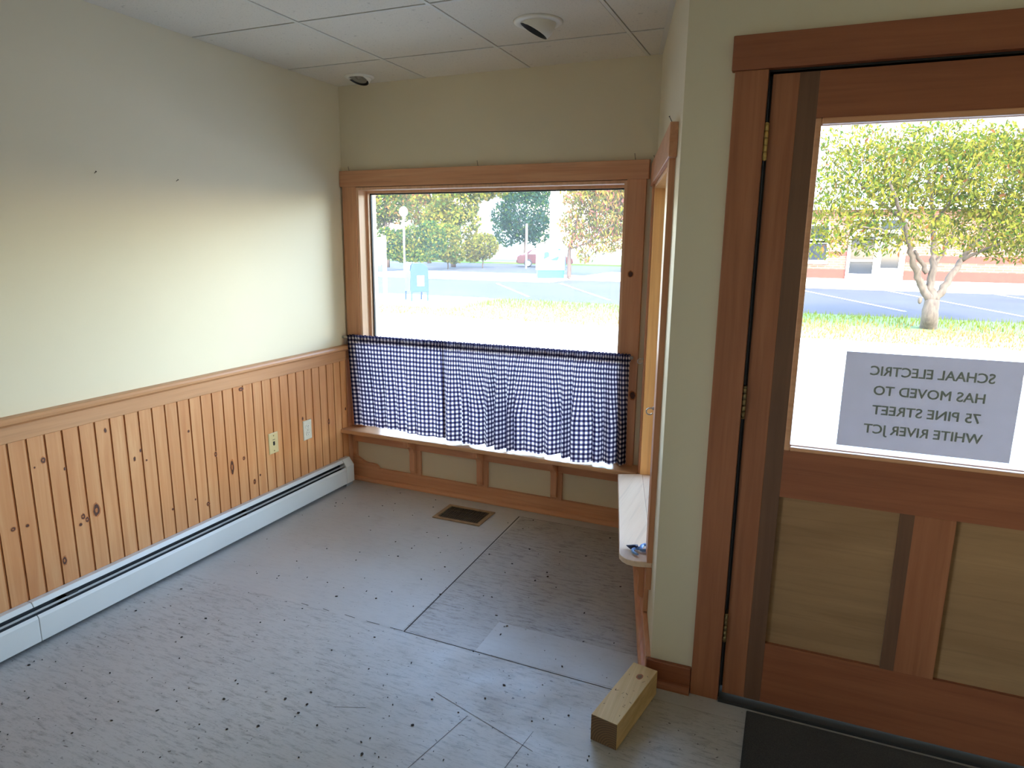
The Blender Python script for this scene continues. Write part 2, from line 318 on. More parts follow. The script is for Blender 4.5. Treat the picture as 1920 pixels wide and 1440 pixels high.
# ------------------------------------------------------------------ mesh builder
class MB:
    def __init__(s, fr='W'): s.v = []; s.f = []; s.mi = []; s.sm = []; s.M = FR[fr] if isinstance(fr, str) else fr; s.uv = None; s.cur = 0
    def add(s, vs, fs, smooth=False):
        b = len(s.v); s.v += [tuple(s.M @ Vector(p)) for p in vs]
        for f in fs: s.f.append(tuple(i + b for i in f)); s.mi.append(s.cur); s.sm.append(smooth)
        return s
    def m(s, i): s.cur = i; return s
    def box(s, a, b):
        x0, y0, z0 = a; x1, y1, z1 = b
        return s.add([(x0, y0, z0), (x1, y0, z0), (x1, y1, z0), (x0, y1, z0), (x0, y0, z1), (x1, y0, z1), (x1, y1, z1), (x0, y1, z1)],
                     [(0, 3, 2, 1), (4, 5, 6, 7), (0, 1, 5, 4), (1, 2, 6, 5), (2, 3, 7, 6), (3, 0, 4, 7)])
    def prism(s, poly, axis, a, b, smooth=False):
        # poly: 2D points in the two other axes (in x,y,z order), extruded along axis from a to b
        def mk(p, t): q = list(p); q.insert(axis, t); return tuple(q)
        n = len(poly); vs = [mk(p, a) for p in poly] + [mk(p, b) for p in poly]
        s.add(vs, [tuple(range(n))[::-1], tuple(range(n, 2 * n))]); base = len(s.v) - 2 * n
        for i in range(n):
            j = (i + 1) % n; s.f.append((base + i, base + j, base + n + j, base + n + i)); s.mi.append(s.cur); s.sm.append(smooth)
        return s
    def tube(s, pts, rad, seg=10, cap=True, smooth=True):
        pts = [Vector(p) for p in pts]; n = len(pts); rad = [rad] * n if isinstance(rad, (int, float)) else rad
        vs = []; up = None
        for i, p in enumerate(pts):
            t = (pts[min(i + 1, n - 1)] - pts[max(i - 1, 0)]).normalized()
            if up is None: up = t.orthogonal().normalized()
            up = (up - t * up.dot(t)).normalized(); sd = t.cross(up)
            vs += [tuple(p + (up * math.cos(2 * math.pi * k / seg) + sd * math.sin(2 * math.pi * k / seg)) * rad[i]) for k in range(seg)]
        fs = [(i * seg + k, i * seg + (k + 1) % seg, (i + 1) * seg + (k + 1) % seg, (i + 1) * seg + k) for i in range(n - 1) for k in range(seg)]
        s.add(vs, fs, smooth)
        if cap:
            b = len(s.v) - len(vs)
            for f in (tuple(range(seg))[::-1], tuple(range((n - 1) * seg, n * seg))): s.f.append(tuple(i + b for i in f)); s.mi.append(s.cur); s.sm.append(False)
        return s
    def lathe(s, prof, M=Matrix.Identity(4), seg=32, smooth=True):
        vs = [tuple(M @ Vector((r * math.cos(2 * math.pi * k / seg), r * math.sin(2 * math.pi * k / seg), z))) for r, z in prof for k in range(seg)]
        n = len(prof)
        return s.add(vs, [(i * seg + k, i * seg + (k + 1) % seg, (i + 1) * seg + (k + 1) % seg, (i + 1) * seg + k) for i in range(n - 1) for k in range(seg)], smooth)
    def ball(s, c, r, seg=16, rings=10):
        r = (r, r, r) if isinstance(r, (int, float)) else r
        prof = [(max(math.sin(math.pi * i / rings), 1e-4), -math.cos(math.pi * i / rings)) for i in range(rings + 1)]
        return s.lathe(prof, Matrix.Translation(c) @ Matrix.Diagonal((r[0], r[1], r[2], 1)), seg)
    def disc(s, c, rx, rz, plane, seg=14, wob=0.0):
        # flat ellipse in a plane given by two axis vectors
        a, b = Vector(plane[0]), Vector(plane[1]); c = Vector(c); vs = []
        for k in range(seg):
            w = 1 + wob * rnd.uniform(-1, 1); t = 2 * math.pi * k / seg
            vs.append(tuple(c + a * (rx * w * math.cos(t)) + b * (rz * w * math.sin(t))))
        return s.add(vs, [tuple(range(seg))])
    def build(s, name, mats, parent=None, origin=None, bevel=0.0, recalc=True):
        vs = np.array(s.v, float)
        if parent is not None: org = Vector(parent['_o']) if '_o' in parent else parent.matrix_world.translation
        elif origin is not None: org = Vector(origin)
        else:
            lo, hi = vs.min(0), vs.max(0); org = Vector(((lo[0] + hi[0]) / 2, (lo[1] + hi[1]) / 2, lo[2]))
        me = bpy.data.meshes.new(name); me.from_pydata((vs - np.array(org)).tolist(), [], s.f)
        mats = mats if isinstance(mats, (list, tuple)) else [mats]
        for m in mats: me.materials.append(m)
        me.polygons.foreach_set('material_index', s.mi); me.polygons.foreach_set('use_smooth', s.sm)
        if s.uv is not None:
            ul = me.uv_layers.new(name='UV')
            for lp in me.loops: ul.data[lp.index].uv = s.uv[lp.vertex_index]
        if recalc:
            bm = bmesh.new(); bm.from_mesh(me); bmesh.ops.recalc_face_normals(bm, faces=bm.faces); bm.to_mesh(me); bm.free()
        o = bpy.data.objects.new(name, me); COL.objects.link(o)
        if parent is not None: o.parent = parent; ORG[o.name] = org
        else: o.location = org; ORG[o.name] = org
        if bevel > 0:
            b = o.modifiers.new('bevel', 'BEVEL'); b.width = bevel; b.segments = 2; b.limit_method = 'ANGLE'; b.angle_limit = R(40)
        return o
ORG = {}
_build = MB.build
def _b2(s, name, mats, parent=None, origin=None, bevel=0.0, recalc=True):
    # children share the origin of their thing, so parts need no offset of their own
    if parent is not None:
        return _build_child(s, name, mats, parent, bevel, recalc)
    return _build(s, name, mats, None, origin, bevel, recalc)
def _build_child(s, name, mats, parent, bevel, recalc):
    o = _build(s, name, mats, None, ORG[parent.name], bevel, recalc)
    o.parent = parent; o.location = (0, 0, 0); ORG[o.name] = ORG[parent.name]; return o
MB.build = _b2
def tag(o, label=None, cat=None, group=None, kind=None):
    for k, v in (('label', label), ('category', cat), ('group', group), ('kind', kind)):
        if v: o[k] = v
    return o
def thing(name, loc, label=None, cat=None, group=None, kind=None):
    o = bpy.data.objects.new(name, None); COL.objects.link(o); o.location = loc; o.empty_display_size = 0.1
    ORG[o.name] = Vector(loc); return tag(o, label, cat, group, kind)
def pt(fr, s, n, z): return FR[fr] @ Vector((s, n, z))
def struct(mb, name, mats, label=None, parent=None, bevel=0.0, origin=(0, 0, 0)):
    return tag(mb.build(name, mats, parent, origin if parent is None else None, bevel), label, kind='structure')

# ------------------------------------------------------------------ room shell
T = 0.16
XR, YR = 5.2, -6.6
lw = MB(); lw.box((-T, -3.8, 0), (0, T, H + 0.12)).box((-T, YR - T, 0), (0, -5.55, H + 0.12)).box((-T, -5.55, 0), (0, -3.8, 0.6)).box((-T, -5.55, 2.15), (0, -3.8, H + 0.12))
struct(lw, 'wall_left', WALL, 'cream painted wall above the pine wainscot')
b = MB('B'); b.box((-T, -T, 0), (0.105, 0, H + 0.12)).box((1.735, -T, 0), (1.93, 0, H + 0.12)).box((0.105, -T, 0), (1.735, 0, 0.326)).box((0.105, -T, 1.801), (1.735, 0, H + 0.12))
struct(b, 'wall_back', WALL, 'cream wall around the large front window')
b = MB('R'); b.box((-0.05, -T, 0), (0.125, 0, H + 0.12)).box((1.035, -T, 0), (RLEN, 0, H + 0.12)).box((0.125, -T, 0), (1.035, 0, 0.326)).box((0.125, -T, 1.765), (1.035, 0, H + 0.12))
struct(b, 'wall_right', WALL, 'narrow angled cream wall holding the side window')
b = MB('D'); b.box((0, -T, 0), (0.228, 0, H + 0.12)).box((1.30, -T, 0), (3.05, 0, H + 0.12)).box((0.228, -T, 1.972), (1.30, 0, H + 0.12))
struct(b, 'wall_entry', WALL, 'cream wall beside and above the entry door')
struct(MB().box((XR, YR - T, 0), (XR + T, PC[1] + 0.2, H + 0.12)), 'wall_far_right', WALL)
struct(MB().box((-T, YR - T, 0), (XR + T, YR, H + 0.12)), 'wall_rear', WALL)

# floor with sheet joints
fl = MB(); fl.box((-T, YR - T, -0.12), (XR + T, 0.16, 0)); fl.m(1)
def seam(p, q, wd, z=0.0006):
    p, q = Vector((*p, 0)), Vector((*q, 0)); d = (q - p).normalized(); k = Vector((-d.y, d.x, 0)) * wd / 2
    fl.add([tuple(x + Vector((0, 0, z))) for x in (p - k, q - k, q + k, p + k)], [(0, 1, 2, 3)])
seam((1.227, -0.153), (1.255, -1.39), 0.006); seam((1.255, -1.39), (2.15, -1.402), 0.0035); seam((1.227, -0.153), (1.86, -0.146), 0.0025)
for a_ in np.arange(0.75, 1.22, 0.11): seam((a_, -1.385 + rnd.uniform(-.004, .004)), (a_ + rnd.uniform(.03, .09), -1.388), 0.003)
for p_, q_ in (((1.70, -1.72), (1.63, -2.05)), ((1.92, -1.70), (1.86, -2.2)), ((1.55, -1.66), (1.95, -1.78)), ((1.28, -1.86), (1.38, -1.82))): seam(p_, q_, 0.0014)
struct(fl, 'floor', [FLOORM, SEAM], 'worn grey painted plywood floor')

# ceiling: 2 ft lay-in tiles in a white T-bar grid
GX, GY, TS = 0.58154, -0.40938, 0.6096
cl = MB(); cl.m(1).box((-T, YR - T, H + 0.05), (XR + T, 0.16, H + 0.1)).m(0)
xs = [GX + i * TS for i in range(-2, 9)]; ys = [GY + j * TS for j in range(-11, 2)]
for x in xs:
    for y in ys:
        x0, x1, y0, y1 = max(x + 0.011, 0.001), min(x + TS - 0.011, XR - 0.001), max(y + 0.009, YR), min(y + TS - 0.016, 0.0)
        if x1 > x0 and y1 > y0: cl.box((x0, y0, H + 0.002), (x1, y1, H + 0.018))
struct(cl, 'ceiling', [CEILP, plain('tile_gap_shade', (60, 56, 50), 0.9)], 'white speckled acoustic ceiling tiles')  # slab above the tiles coloured dark as the shadow in their gaps
gr = MB()
for x in xs:
    if 0 < x < XR: gr.box((x - 0.0075, YR, H - 0.0005), (x + 0.0075, -0.001, H + 0.012))
for y in ys:
    if YR < y < 0: gr.box((0.001, y - 0.0072, H + 0.0012), (XR, y + 0.0072, H + 0.0125))
struct(gr, 'trim_1', GRID, 'white metal grid bars between the ceiling tiles')
wa = MB('R').box((0, 0, H - 0.001), (RLEN, 0.02, H + 0.003)); struct(wa, 'trim_2', GRID, 'white wall angle where ceiling meets angled wall')

# roof and outside faces of the building that shade the street
struct(MB().box((-0.4, -9, 2.55), (14, -1.40, 5.2)), 'roof', SIDING)
struct(MB().prism([(-0.3, -1.4), (2.36, -1.4), (2.16, 0.34), (-0.3, 0.34)], 2, 2.50, 2.72), 'roof', SIDING)

# ------------------------------------------------------------------ wainscot on the left wall
wn = thing('trim_3', pt('L', 1.5, 0, 0), 'knotty pine beadboard wainscot along the left wall', kind='structure')
b = MB('L'); PW = 0.0655; g0 = 0.112
edges = [g0 + PW * i for i in range(-1, 62)]
for s0 in edges:
    s1 = s0 + PW
    a, e = max(s0, 0.022), min(s1, 3.7)
    if e <= a: continue
    b.m(0).box((a + 0.0052, 0.0, 0.03), (e - 0.0030, 0.018, 0.80))
    b.m(0).prism([(e - 0.0012, 0.0), (e - 0.0012, 0.0135), (e + 0.0008, 0.016), (e + 0.0030, 0.0135), (e + 0.0030, 0.0)], 2, 0.03, 0.80)
b.m(1).box((0.022, 0.0, 0.03), (3.7, 0.0125, 0.80))
PLK = [((0, -1, 0), (0, 0, 1))]
knots = [(1.896, .679, 8, 11), (1.822, .622, 4, 6), (1.982, .452, 6, 6), (2.031, .457, 8, 7), (1.774, .408, 8, 11), (1.759, .390, 7, 10), (1.788, .379, 6, 6),
         (1.717, .413, 13, 24), (1.867, .261, 8, 16), (1.642, .729, 5, 9), (1.527, .574, 5, 9), (1.495, .603, 5, 7), (1.471, .552, 4, 4), (1.243, .624, 6, 6), (1.099, .472, 8, 12),
         (1.238, .289, 4, 5), (1.364, .287, 5, 5), (1.167, .241, 9, 10), (1.003, .376, 11, 34), (.923, .399, 8, 9), (.91, .757, 15, 9), (.861, .252, 8, 13), (.819, .276, 5, 6),
         (.469, .5, 6, 10), (.241, .428, 8, 18), (.076, .47, 6, 9), (1.93, .66, 3, 4), (2.21, .55, 8, 12), (2.45, .38, 9, 10), (2.33, .25, 7, 9), (2.6, .62, 8, 14), (3.0, .5, 9, 9)]
for s_, z_, rx, rz in knots:
    b.m(3).disc((s_, 0.0187, z_), rx * 1.25e-3, rz * 1.3e-3, ((1, 0, 0), (0, 0, 1)), 12, 0.12)
    b.m(2).disc((s_, 0.0189, z_), rx * 1.0e-3, rz * 1.0e-3, ((1, 0, 0), (0, 0, 1)), 11, 0.15)
    if rx >= 7: b.m(3).disc((s_ + .001, 0.0191, z_), rx * 0.45e-3, rz * 0.42e-3, ((1, 0, 0), (0, 0, 1)), 9, 0.1)
b.build('beadboard', [PINE, GROOVE, KNOTD, KNOTM], wn)
b = MB('L'); b.box((0.03, 0, 0.775), (3.7, 0.026, 0.838)); r_ = b.build('rail_board', RAILY, wn, bevel=0.003)
b = MB('L'); prof = [(0.0, 0.836), (0.034, 0.836), (0.040, 0.842), (0.046, 0.846), (0.047, 0.856), (0.042, 0.864), (0.034, 0.867), (0.0, 0.867)]
vs = [(0.032, n, z) for n, z in prof] + [(3.7, n, z) for n, z in prof]; k = len(prof)
b.add(vs, [tuple(range(k)), tuple(range(k, 2 * k))[::-1]] + [(i, (i + 1) % k, k + (i + 1) % k, k + i) for i in range(k)])
b.build('chair_rail_cap', RAILY, wn)
b = MB('L'); b.box((0.022, 0, 0.03), (0.058, 0.024, 0.80)); b.build('end_board', FIRZ, wn, bevel=0.002)

# ------------------------------------------------------------------ front window
def window(name, fr, s0, s1, z1, zs, cas, hdr, ov, label, mats, jd=0.1, glass=None, gask=True, left_ov=None, knots=()):
    """s0..s1 opening, z1 head, zs sill top; cas = casing width, hdr = header height"""
    w_ = thing(name, pt(fr, (s0 + s1) / 2, 0, zs), label, kind='structure')
    lo = ov if left_ov is None else left_ov
    fx, fz, jz = mats
    MB(fr).box((s0 - cas - lo, 0, z1 + 0.003), (s1 + cas + ov, 0.026, z1 + hdr)).build('header', fx, w_, bevel=0.002)
    MB(fr).box((s0 - cas, 0, zs), (s0, 0.02, z1 + 0.003)).build('casing', fz, w_, bevel=0.002)
    c_ = MB(fr).box((s1, 0, zs), (s1 + cas, 0.02, z1 + 0.003))
    for ks, kz, kr, kh in knots:
        c_.m(2).disc((ks, 0.0203, kz), kr * 1.3, kh * 1.3, ((1, 0, 0), (0, 0, 1)), 12, 0.1); c_.m(1).disc((ks, 0.0205, kz), kr, kh, ((1, 0, 0), (0, 0, 1)), 12, 0.1)
    c_.build('casing', [fz, KNOTD, KNOTM], w_, bevel=0.0)
    j = MB(fr); t = 0.016
    j.box((s0, -T, zs), (s0 + t, 0.012, z1)); j.box((s1 - t, -T, zs), (s1, 0.012, z1)); j.box((s0 + t, -T, z1 - t), (s1 - t, 0.012, z1))
    j.build('jamb', jz, w_, bevel=0.001)
    st = MB(fr); k = 0.014   # glazing stop against the jamb
    a0, a1, zz = s0 + t, s1 - t, z1 - t
    st.box((a0, -jd + 0.004, zs), (a0 + k, -jd + 0.024, zz)); st.box((a1 - k, -jd + 0.004, zs), (a1, -jd + 0.024, zz)); st.box((a0 + k, -jd + 0.004, zz - k), (a1 - k, -jd + 0.024, zz)); st.box((a0 + k, -jd + 0.004, zs), (a1 - k, -jd + 0.024, zs + k))
    st.build('glazing_stop', jz, w_)
    g = MB(fr); q = 0.007
    g.box((a0, -jd - 0.01, zs), (a0 + k + q, -jd + 0.004, zz)); g.box((a1 - k - q, -jd - 0.01, zs), (a1, -jd + 0.004, zz)); g.box((a0 + k + q, -jd - 0.01, zz - k - q), (a1 - k - q, -jd + 0.004, zz)); g.box((a0 + k + q, -jd - 0.01, zs), (a1 - k - q, -jd + 0.004, zs + k))
    g.build('gasket', BLACK, w_)
    MB(fr).box((a0 + k, -jd - 0.007, zs + 0.004), (a1 - k, -jd - 0.001, zz - k)).build('glass', glass, w_)
    return w_
ZS = 0.352
window('window_1', 'B', 0.109, 1.731, 1.797, ZS, 0.094, 0.093, 0.012, 'large fixed front window in reddish fir casing', (FIRX, FIRZ, JAMBZ_LIT), 0.085, GLASSW, left_ov=0.012, knots=((1.768, 1.345, 0.012, 0.014), (1.808, 0.729, 0.013, 0.02)))
window('window_2', 'R', 0.125, 1.03, 1.762, ZS, 0.092, 0.108, 0.05, 'tall side window seen edge-on beside the door', (FIRY, FIRZ, PALEZ), 0.1, GLASSW, left_ov=0.03)
# leg of the side casing runs on below the shelf
struct(MB('R').box((1.03, 0.0, 0.245), (1.122, 0.02, ZS - 0.022)), 'trim_4', FIRZ, 'stub of side window casing below the shelf', bevel=0.002)

window('fill_window', 'L', 3.8, 5.55, 2.15, 0.6, 0.09, 0.09, 0.02, 'added fill-light window behind the camera in the left wall', (FIRY, FIRZ, FIRZ), 0.085, GLASSW)  # unseen window, added to bring in fill light from behind
# shelf under the front window
sh = thing('window_shelf', pt('B', 0.9, 0, 0.09), 'long fir shelf on brackets under the checked curtain', 'shelf')
b = MB('B'); b.box((0.004, -0.085, ZS - 0.024), (1.875, 0.13, ZS)); b.build('shelf_board', SHELF, sh, bevel=0.004)
MB('B').box((0.012, 0, 0.25), (1.86, 0.02, ZS - 0.024)).build('apron', FIRX, sh, bevel=0.002)
for s0, s1 in ((0.012, 0.052), (0.449, 0.523), (0.908, 0.977), (1.368, 1.435)):
    MB('B').box((s0, 0, 0.09), (s1, 0.019, 0.25)).build('cleat', FIRZ, sh, bevel=0.002)
def bracket(mb, s0, s1, zt, zb, dpt, n0=0.019):
    pr = [(n0, zt), (dpt, zt), (dpt, zt - 0.035)]
    for i in range(9):
        a = math.pi / 2 * i / 8; pr.append((n0 + 0.022 + (dpt - n0 - 0.022) * (1 - math.sin(a)), zt - 0.035 - 0.07 * (1 - math.cos(a)) - 0.0))
    pr += [(n0 + 0.022, zb + 0.02), (n0 + 0.016, zb + 0.006), (n0 + 0.004, zb), (n0, zb)]
    # prism along s: points are (n, z)
    return mb.prism(pr, 0, s0, s1)
for s0 in (0.458, 0.916, 1.376):
    bracket(MB('B'), s0, s0 + 0.036, ZS - 0.024, 0.105, 0.108).build('bracket', FIRZ, sh, bevel=0.002)
# side shelf
sh2 = thing('side_shelf', pt('R', 0.6, 0, 0.2), 'short pale fir shelf below the side window', 'shelf')
b = MB('R'); b.prism([(0.128, 0.0), (1.117, 0.0), (1.117, 0.050), (1.114, 0.070), (1.104, 0.092), (1.083, 0.110), (1.06, 0.119), (0.152, 0.122)], 2, ZS - 0.022, ZS)
b.build('shelf_board', SHELFY, sh2, bevel=0.003)
MB('R').box((0.13, 0, 0.26), (1.028, 0.018, ZS - 0.022)).build('apron', FIRY, sh2, bevel=0.002)
MB('R').box((0.94, 0, 0.095), (1.015, 0.018, 0.26)).build('cleat', FIRZ, sh2, bevel=0.002)
bracket(MB('R'), 0.958, 0.994, ZS - 0.022, 0.14, 0.10, 0.018).build('bracket', FIRZ, sh2, bevel=0.002)
MB('R').box((0.44, 0, 0.095), (0.515, 0.018, 0.26)).build('cleat', FIRZ, sh2, bevel=0.002)
bracket(MB('R'), 0.458, 0.494, ZS - 0.022, 0.14, 0.10, 0.018).build('bracket', FIRZ, sh2, bevel=0.002)
# the ledge joining the glass to the shelf inside the side window
struct(MB('R').box((0.128, -0.1, ZS - 0.022), (1.03, -0.0005, ZS)), 'trim_5', SHELFY, 'window ledge behind the side shelf')

# baseboards
b = MB('B'); b.box((0.0, 0, 0), (1.87, 0.02, 0.092))
pr = [(0.0, 0.085), (0.0, 0.20), (0.05, 0.20), (0.05, 0.152), (0.08, 0.137), (0.105, 0.124), (0.135, 0.118), (0.17, 0.119), (0.19, 0.116), (0.205, 0.108), (0.214, 0.096), (0.216, 0.085)]
b.add([(s, 0.0195, z) for s, z in pr] + [(s, 0, z) for s, z in pr], [tuple(range(len(pr))), tuple(range(len(pr), 2 * len(pr)))[::-1]] + [(i, (i + 1) % len(pr), len(pr) + (i + 1) % len(pr), len(pr) + i) for i in range(len(pr))])
struct(b, 'baseboard_back', FIRX, 'fir baseboard with a scrolled end under the front window', bevel=0.002)
def shoe(fr, s0, s1, n0, name, mat, lab):
    pr = [(n0, 0), (n0 + 0.02, 0), (n0 + 0.02, 0.008), (n0 + 0.017, 0.016), (n0 + 0.01, 0.022), (n0, 0.025)]
    k = len(pr); b = MB(fr); b.add([(s0, n, z) for n, z in pr] + [(s1, n, z) for n, z in pr], [tuple(range(k)), tuple(range(k, 2 * k))[::-1]] + [(i, (i + 1) % k, k + (i + 1) % k, k + i) for i in range(k)])
    struct(b, name, mat, lab)
shoe('B', 0.0, 1.85, 0.02, 'trim_6', FIRX, 'rounded shoe moulding along the front window wall')
struct(MB('R').box((0.0, 0, 0), (RLEN, 0.018, 0.09)), 'baseboard_right', FIRY, 'fir baseboard on the angled wall', bevel=0.002)
shoe('R', 0.03, RLEN - 0.02, 0.018, 'trim_7', FIRY, 'shoe moulding at the foot of the angled wall')
struct(MB('D').box((-0.012, 0, 0), (0.139, 0.018, 0.088)), 'baseboard_entry', DOORX, 'short dark baseboard beside the door', bevel=0.003)
shoe('D', -0.01, 0.139, 0.018, 'trim_8', DOORX, 'dark shoe moulding beside the door')

# ------------------------------------------------------------------ entry door
struct(MB('D').box((0.141, 0, 0), (0.231, 0.022, 1.971)), 'trim_9', DOORZ, 'reddish fir casing on the hinge side of the door', bevel=0.002)
struct(MB('D').box((0.132, 0, 1.971), (1.42, 0.028, 2.062)), 'trim_10', DOORX, 'flat fir header board above the door', bevel=0.002)
struct(MB('D').box((1.297, 0, 0), (1.387, 0.022, 1.971)), 'trim_11', DOORZ, 'door casing on the latch side', bevel=0.002)
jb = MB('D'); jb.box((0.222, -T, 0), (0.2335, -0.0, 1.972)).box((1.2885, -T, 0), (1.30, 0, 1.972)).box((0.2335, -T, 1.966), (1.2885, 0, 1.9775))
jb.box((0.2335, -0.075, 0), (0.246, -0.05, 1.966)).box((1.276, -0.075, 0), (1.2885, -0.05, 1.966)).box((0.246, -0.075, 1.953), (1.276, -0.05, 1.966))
struct(jb, 'trim_12', BLACK, 'shadowed door jamb and stop')  # jamb coloured black to stand for the shade in the door gap
struct(MB('D').box((0.2335, -0.14, 0), (1.2885, 0.028, 0.012)), 'trim_13', plain('threshold_dark', (44, 41, 38), 0.7, 0.0), 'dark door threshold')
dr = thing('door_1', pt('D', 0.76, 0, 0.02), 'fir entry door with a glass upper half and two lower panels', kind='structure')
d0, d1, zb, zt = 0.242, 1.28, 0.02, 1.9605
g0_, g1_, gz0, gz1 = 0.362, 1.16, 0.885, 1.838
def dbox(s0, s1, z0, z1, n1=0.0, n0=-0.045): return MB('D').box((s0, n0, z0), (s1, n1, z1))
dbox(d0, 0.312, zb, zt).build('hinge_stile', DOORZ, dr, bevel=0.0015)
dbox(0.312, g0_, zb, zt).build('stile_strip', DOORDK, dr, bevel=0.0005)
dbox(g1_, d1, zb, zt).build('latch_stile', DOORZ, dr, bevel=0.0015)
dbox(g0_, g1_, gz1, zt).build('top_rail', DOORX, dr, bevel=0.001)
dbox(g0_, g1_, 0.735, gz0).build('lock_rail', DOORX, dr, bevel=0.001)
dbox(g0_, g1_, zb, 0.232).build('bottom_rail', DOORX, dr, bevel=0.001)
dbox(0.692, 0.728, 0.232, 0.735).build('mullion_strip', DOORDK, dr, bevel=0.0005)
dbox(0.728, 0.832, 0.232, 0.735).build('mullion', DOORZ, dr, bevel=0.001)
dbox(g0_, 0.692, 0.232, 0.735, -0.014, -0.032).build('panel', DOORPAN, dr)
dbox(0.832, g1_, 0.232, 0.735, -0.014, -0.032).build('panel', DOORPAN, dr)
bd = MB('D')   # glazing bead round the pane
for (a0, a1, z0, z1) in ((g0_, g0_ + 0.016, gz0, gz1), (g1_ - 0.016, g1_, gz0, gz1), (g0_ + 0.016, g1_ - 0.016, gz1 - 0.016, gz1), (g0_ + 0.016, g1_ - 0.016, gz0, gz0 + 0.012)):
    bd.box((a0, -0.018, z0), (a1, 0.004, z1)); bd.box((a0, -0.045, z0), (a1, -0.026, z1))
bd.build('glazing_bead', FIRX, dr, bevel=0.003)
MB('D').box((g0_ + 0.004, -0.0245, gz0 + 0.004), (g1_ - 0.004, -0.0195, gz1 - 0.004)).build('glass', GLASSD, dr)
for i, (zc, m_) in enumerate(((1.781, BRASS), (1.023, OLDBR), (0.263, OLDBR))):
    hb = MB('D')
    for k in range(5): hb.tube([(0.2365, 0.009, zc - 0.047 + k * 0.0188 + 0.0005), (0.2365, 0.009, zc - 0.047 + (k + 1) * 0.0188 - 0.0005)], 0.0062, 12)
    hb.tube([(0.2365, 0.009, zc + 0.047), (0.2365, 0.009, zc + 0.052)], [0.0072, 0.003], 12); hb.tube([(0.2365, 0.009, zc - 0.047), (0.2365, 0.009, zc - 0.052)], [0.0072, 0.003], 12)
    hb.box((0.2335, -0.03, zc - 0.047), (0.2405, 0.004, zc + 0.047))
    hb.build('hinge', m_, dr)

# paper notice stuck to the outside of the door glass (read from the street, so mirrored from indoors)
sg = thing('paper_notice', pt('D', 0.72, -0.03, 0.914), 'white paper notice about a move taped on door glass', 'sign')
MB('D').box((0.505, -0.0262, 0.914), (0.937, -0.0254, 1.196)).build('sheet', PAPER, sg)
def text_mesh(txt, size, bold, width, depth):
    cu = bpy.data.curves.new('t', 'FONT'); cu.body = txt; cu.size = size; cu.offset = bold; cu.extrude = depth / 2; cu.align_x = 'CENTER'; cu.resolution_u = 3
    o = bpy.data.objects.new('t', cu); COL.objects.link(o); bpy.context.view_layer.update()
    dg = bpy.context.evaluated_depsgraph_get(); me = bpy.data.meshes.new_from_object(o.evaluated_get(dg))
    vs = [tuple(v.co) for v in me.vertices]; fs = [tuple(p.vertices) for p in me.polygons]
    xs_ = [v[0] for v in vs]; ys_ = [v[1] for v in vs]; cx = (min(xs_) + max(xs_)) / 2; k = width / (max(xs_) - min(xs_)) if width else 1
    bpy.data.objects.remove(o); bpy.data.curves.remove(cu); bpy.data.meshes.remove(me)
    return [((x - cx) * k, y, z) for x, y, z in vs], fs, max(ys_)
for txt, s0, s1, zb_ in (('SCHAAL ELECTRIC', 0.572, 0.875, 1.1315), ('HAS MOVED TO', 0.586, 0.859, 1.0745), ('75 PINE STREET', 0.588, 0.855, 1.0170), ('WHITE RIVER JCT', 0.572, 0.867, 0.9600)):
    vs, fs, top = text_mesh(txt, 0.038, 0.0, s1 - s0 - 0.0014, 0.0014)
    kz = 0.0266 / top; sc = (s0 + s1) / 2
    tx = MB('D')
    for ox, oz, oy in ((0, 0, 0), (0.0007, 0.0003, 1e-5), (-0.0007, -0.0003, -1e-5), (0.0004, -0.0004, 2e-5), (-0.0004, 0.0004, -2e-5)):
        tx.add([(sc - x + ox, -0.0258 + z + oy, zb_ + 0.0003 + y * kz + oz) for x, y, z in vs], fs)
    tx.build('lettering', INK, sg)

# ------------------------------------------------------------------ baseboard heater
ht = thing('baseboard_heater', pt('L', 1.6, 0.02, 0), 'long white baseboard heater under the pine wainscot', 'heater')
n0 = 0.0195
def strip(prof, s0, s1, name, mat, bev=0.0015):
    b = MB('L'); k = len(prof); b.add([(s0, n, z) for n, z in prof] + [(s1, n, z) for n, z in prof], [tuple(range(k)), tuple(range(k, 2 * k))[::-1]] + [(i, (i + 1) % k, k + (i + 1) % k, k + i) for i in range(k)])
    return b.build(name, mat, ht, bevel=bev)
SE = 0.165; SJ = 2.022; S9 = 3.65
for a, e in ((SE, SJ - 0.001), (SJ + 0.001, S9)):
    strip([(n0, 0.158), (n0, 0.167), (0.044, 0.167), (0.056, 0.150), (0.051, 0.147), (0.041, 0.1605)], a, e, 'hood', HEATW)
    strip([(0.077, 0.018), (0.077, 0.110), (0.068, 0.122), (0.065, 0.118), (0.071, 0.108), (0.071, 0.018)], a, e, 'front_panel', HEATW)
strip([(0.055, 0.124), (0.067, 0.132), (0.063, 0.139), (0.054, 0.133)], SE, S9, 'damper', HEATG, 0.0008)
strip([(n0, 0.012), (0.066, 0.012), (0.066, 0.06), (0.03, 0.118), (n0, 0.15)], SE, S9, 'back_panel', HEATD, 0)
for q in (0.93, 1.86, 3.0): MB('L').box((q, 0.03, 0.11), (q + 0.045, 0.064, 0.145)).build('support_bracket', HEATD, ht)
ec = [(n0, 0.018), (0.079, 0.018), (0.079, 0.126), (0.0465, 0.170), (n0, 0.170)]
strip(ec, 0.092, SE, 'end_cap', HEATW, 0.002)
MB('L').box((0.105, 0.03, 0.0), (0.165, 0.074, 0.018)).build('foot', HEATG, ht)
MB('L').box((3.55, 0.03, 0.0), (3.61, 0.074, 0.018)).build('foot', HEATG, ht)

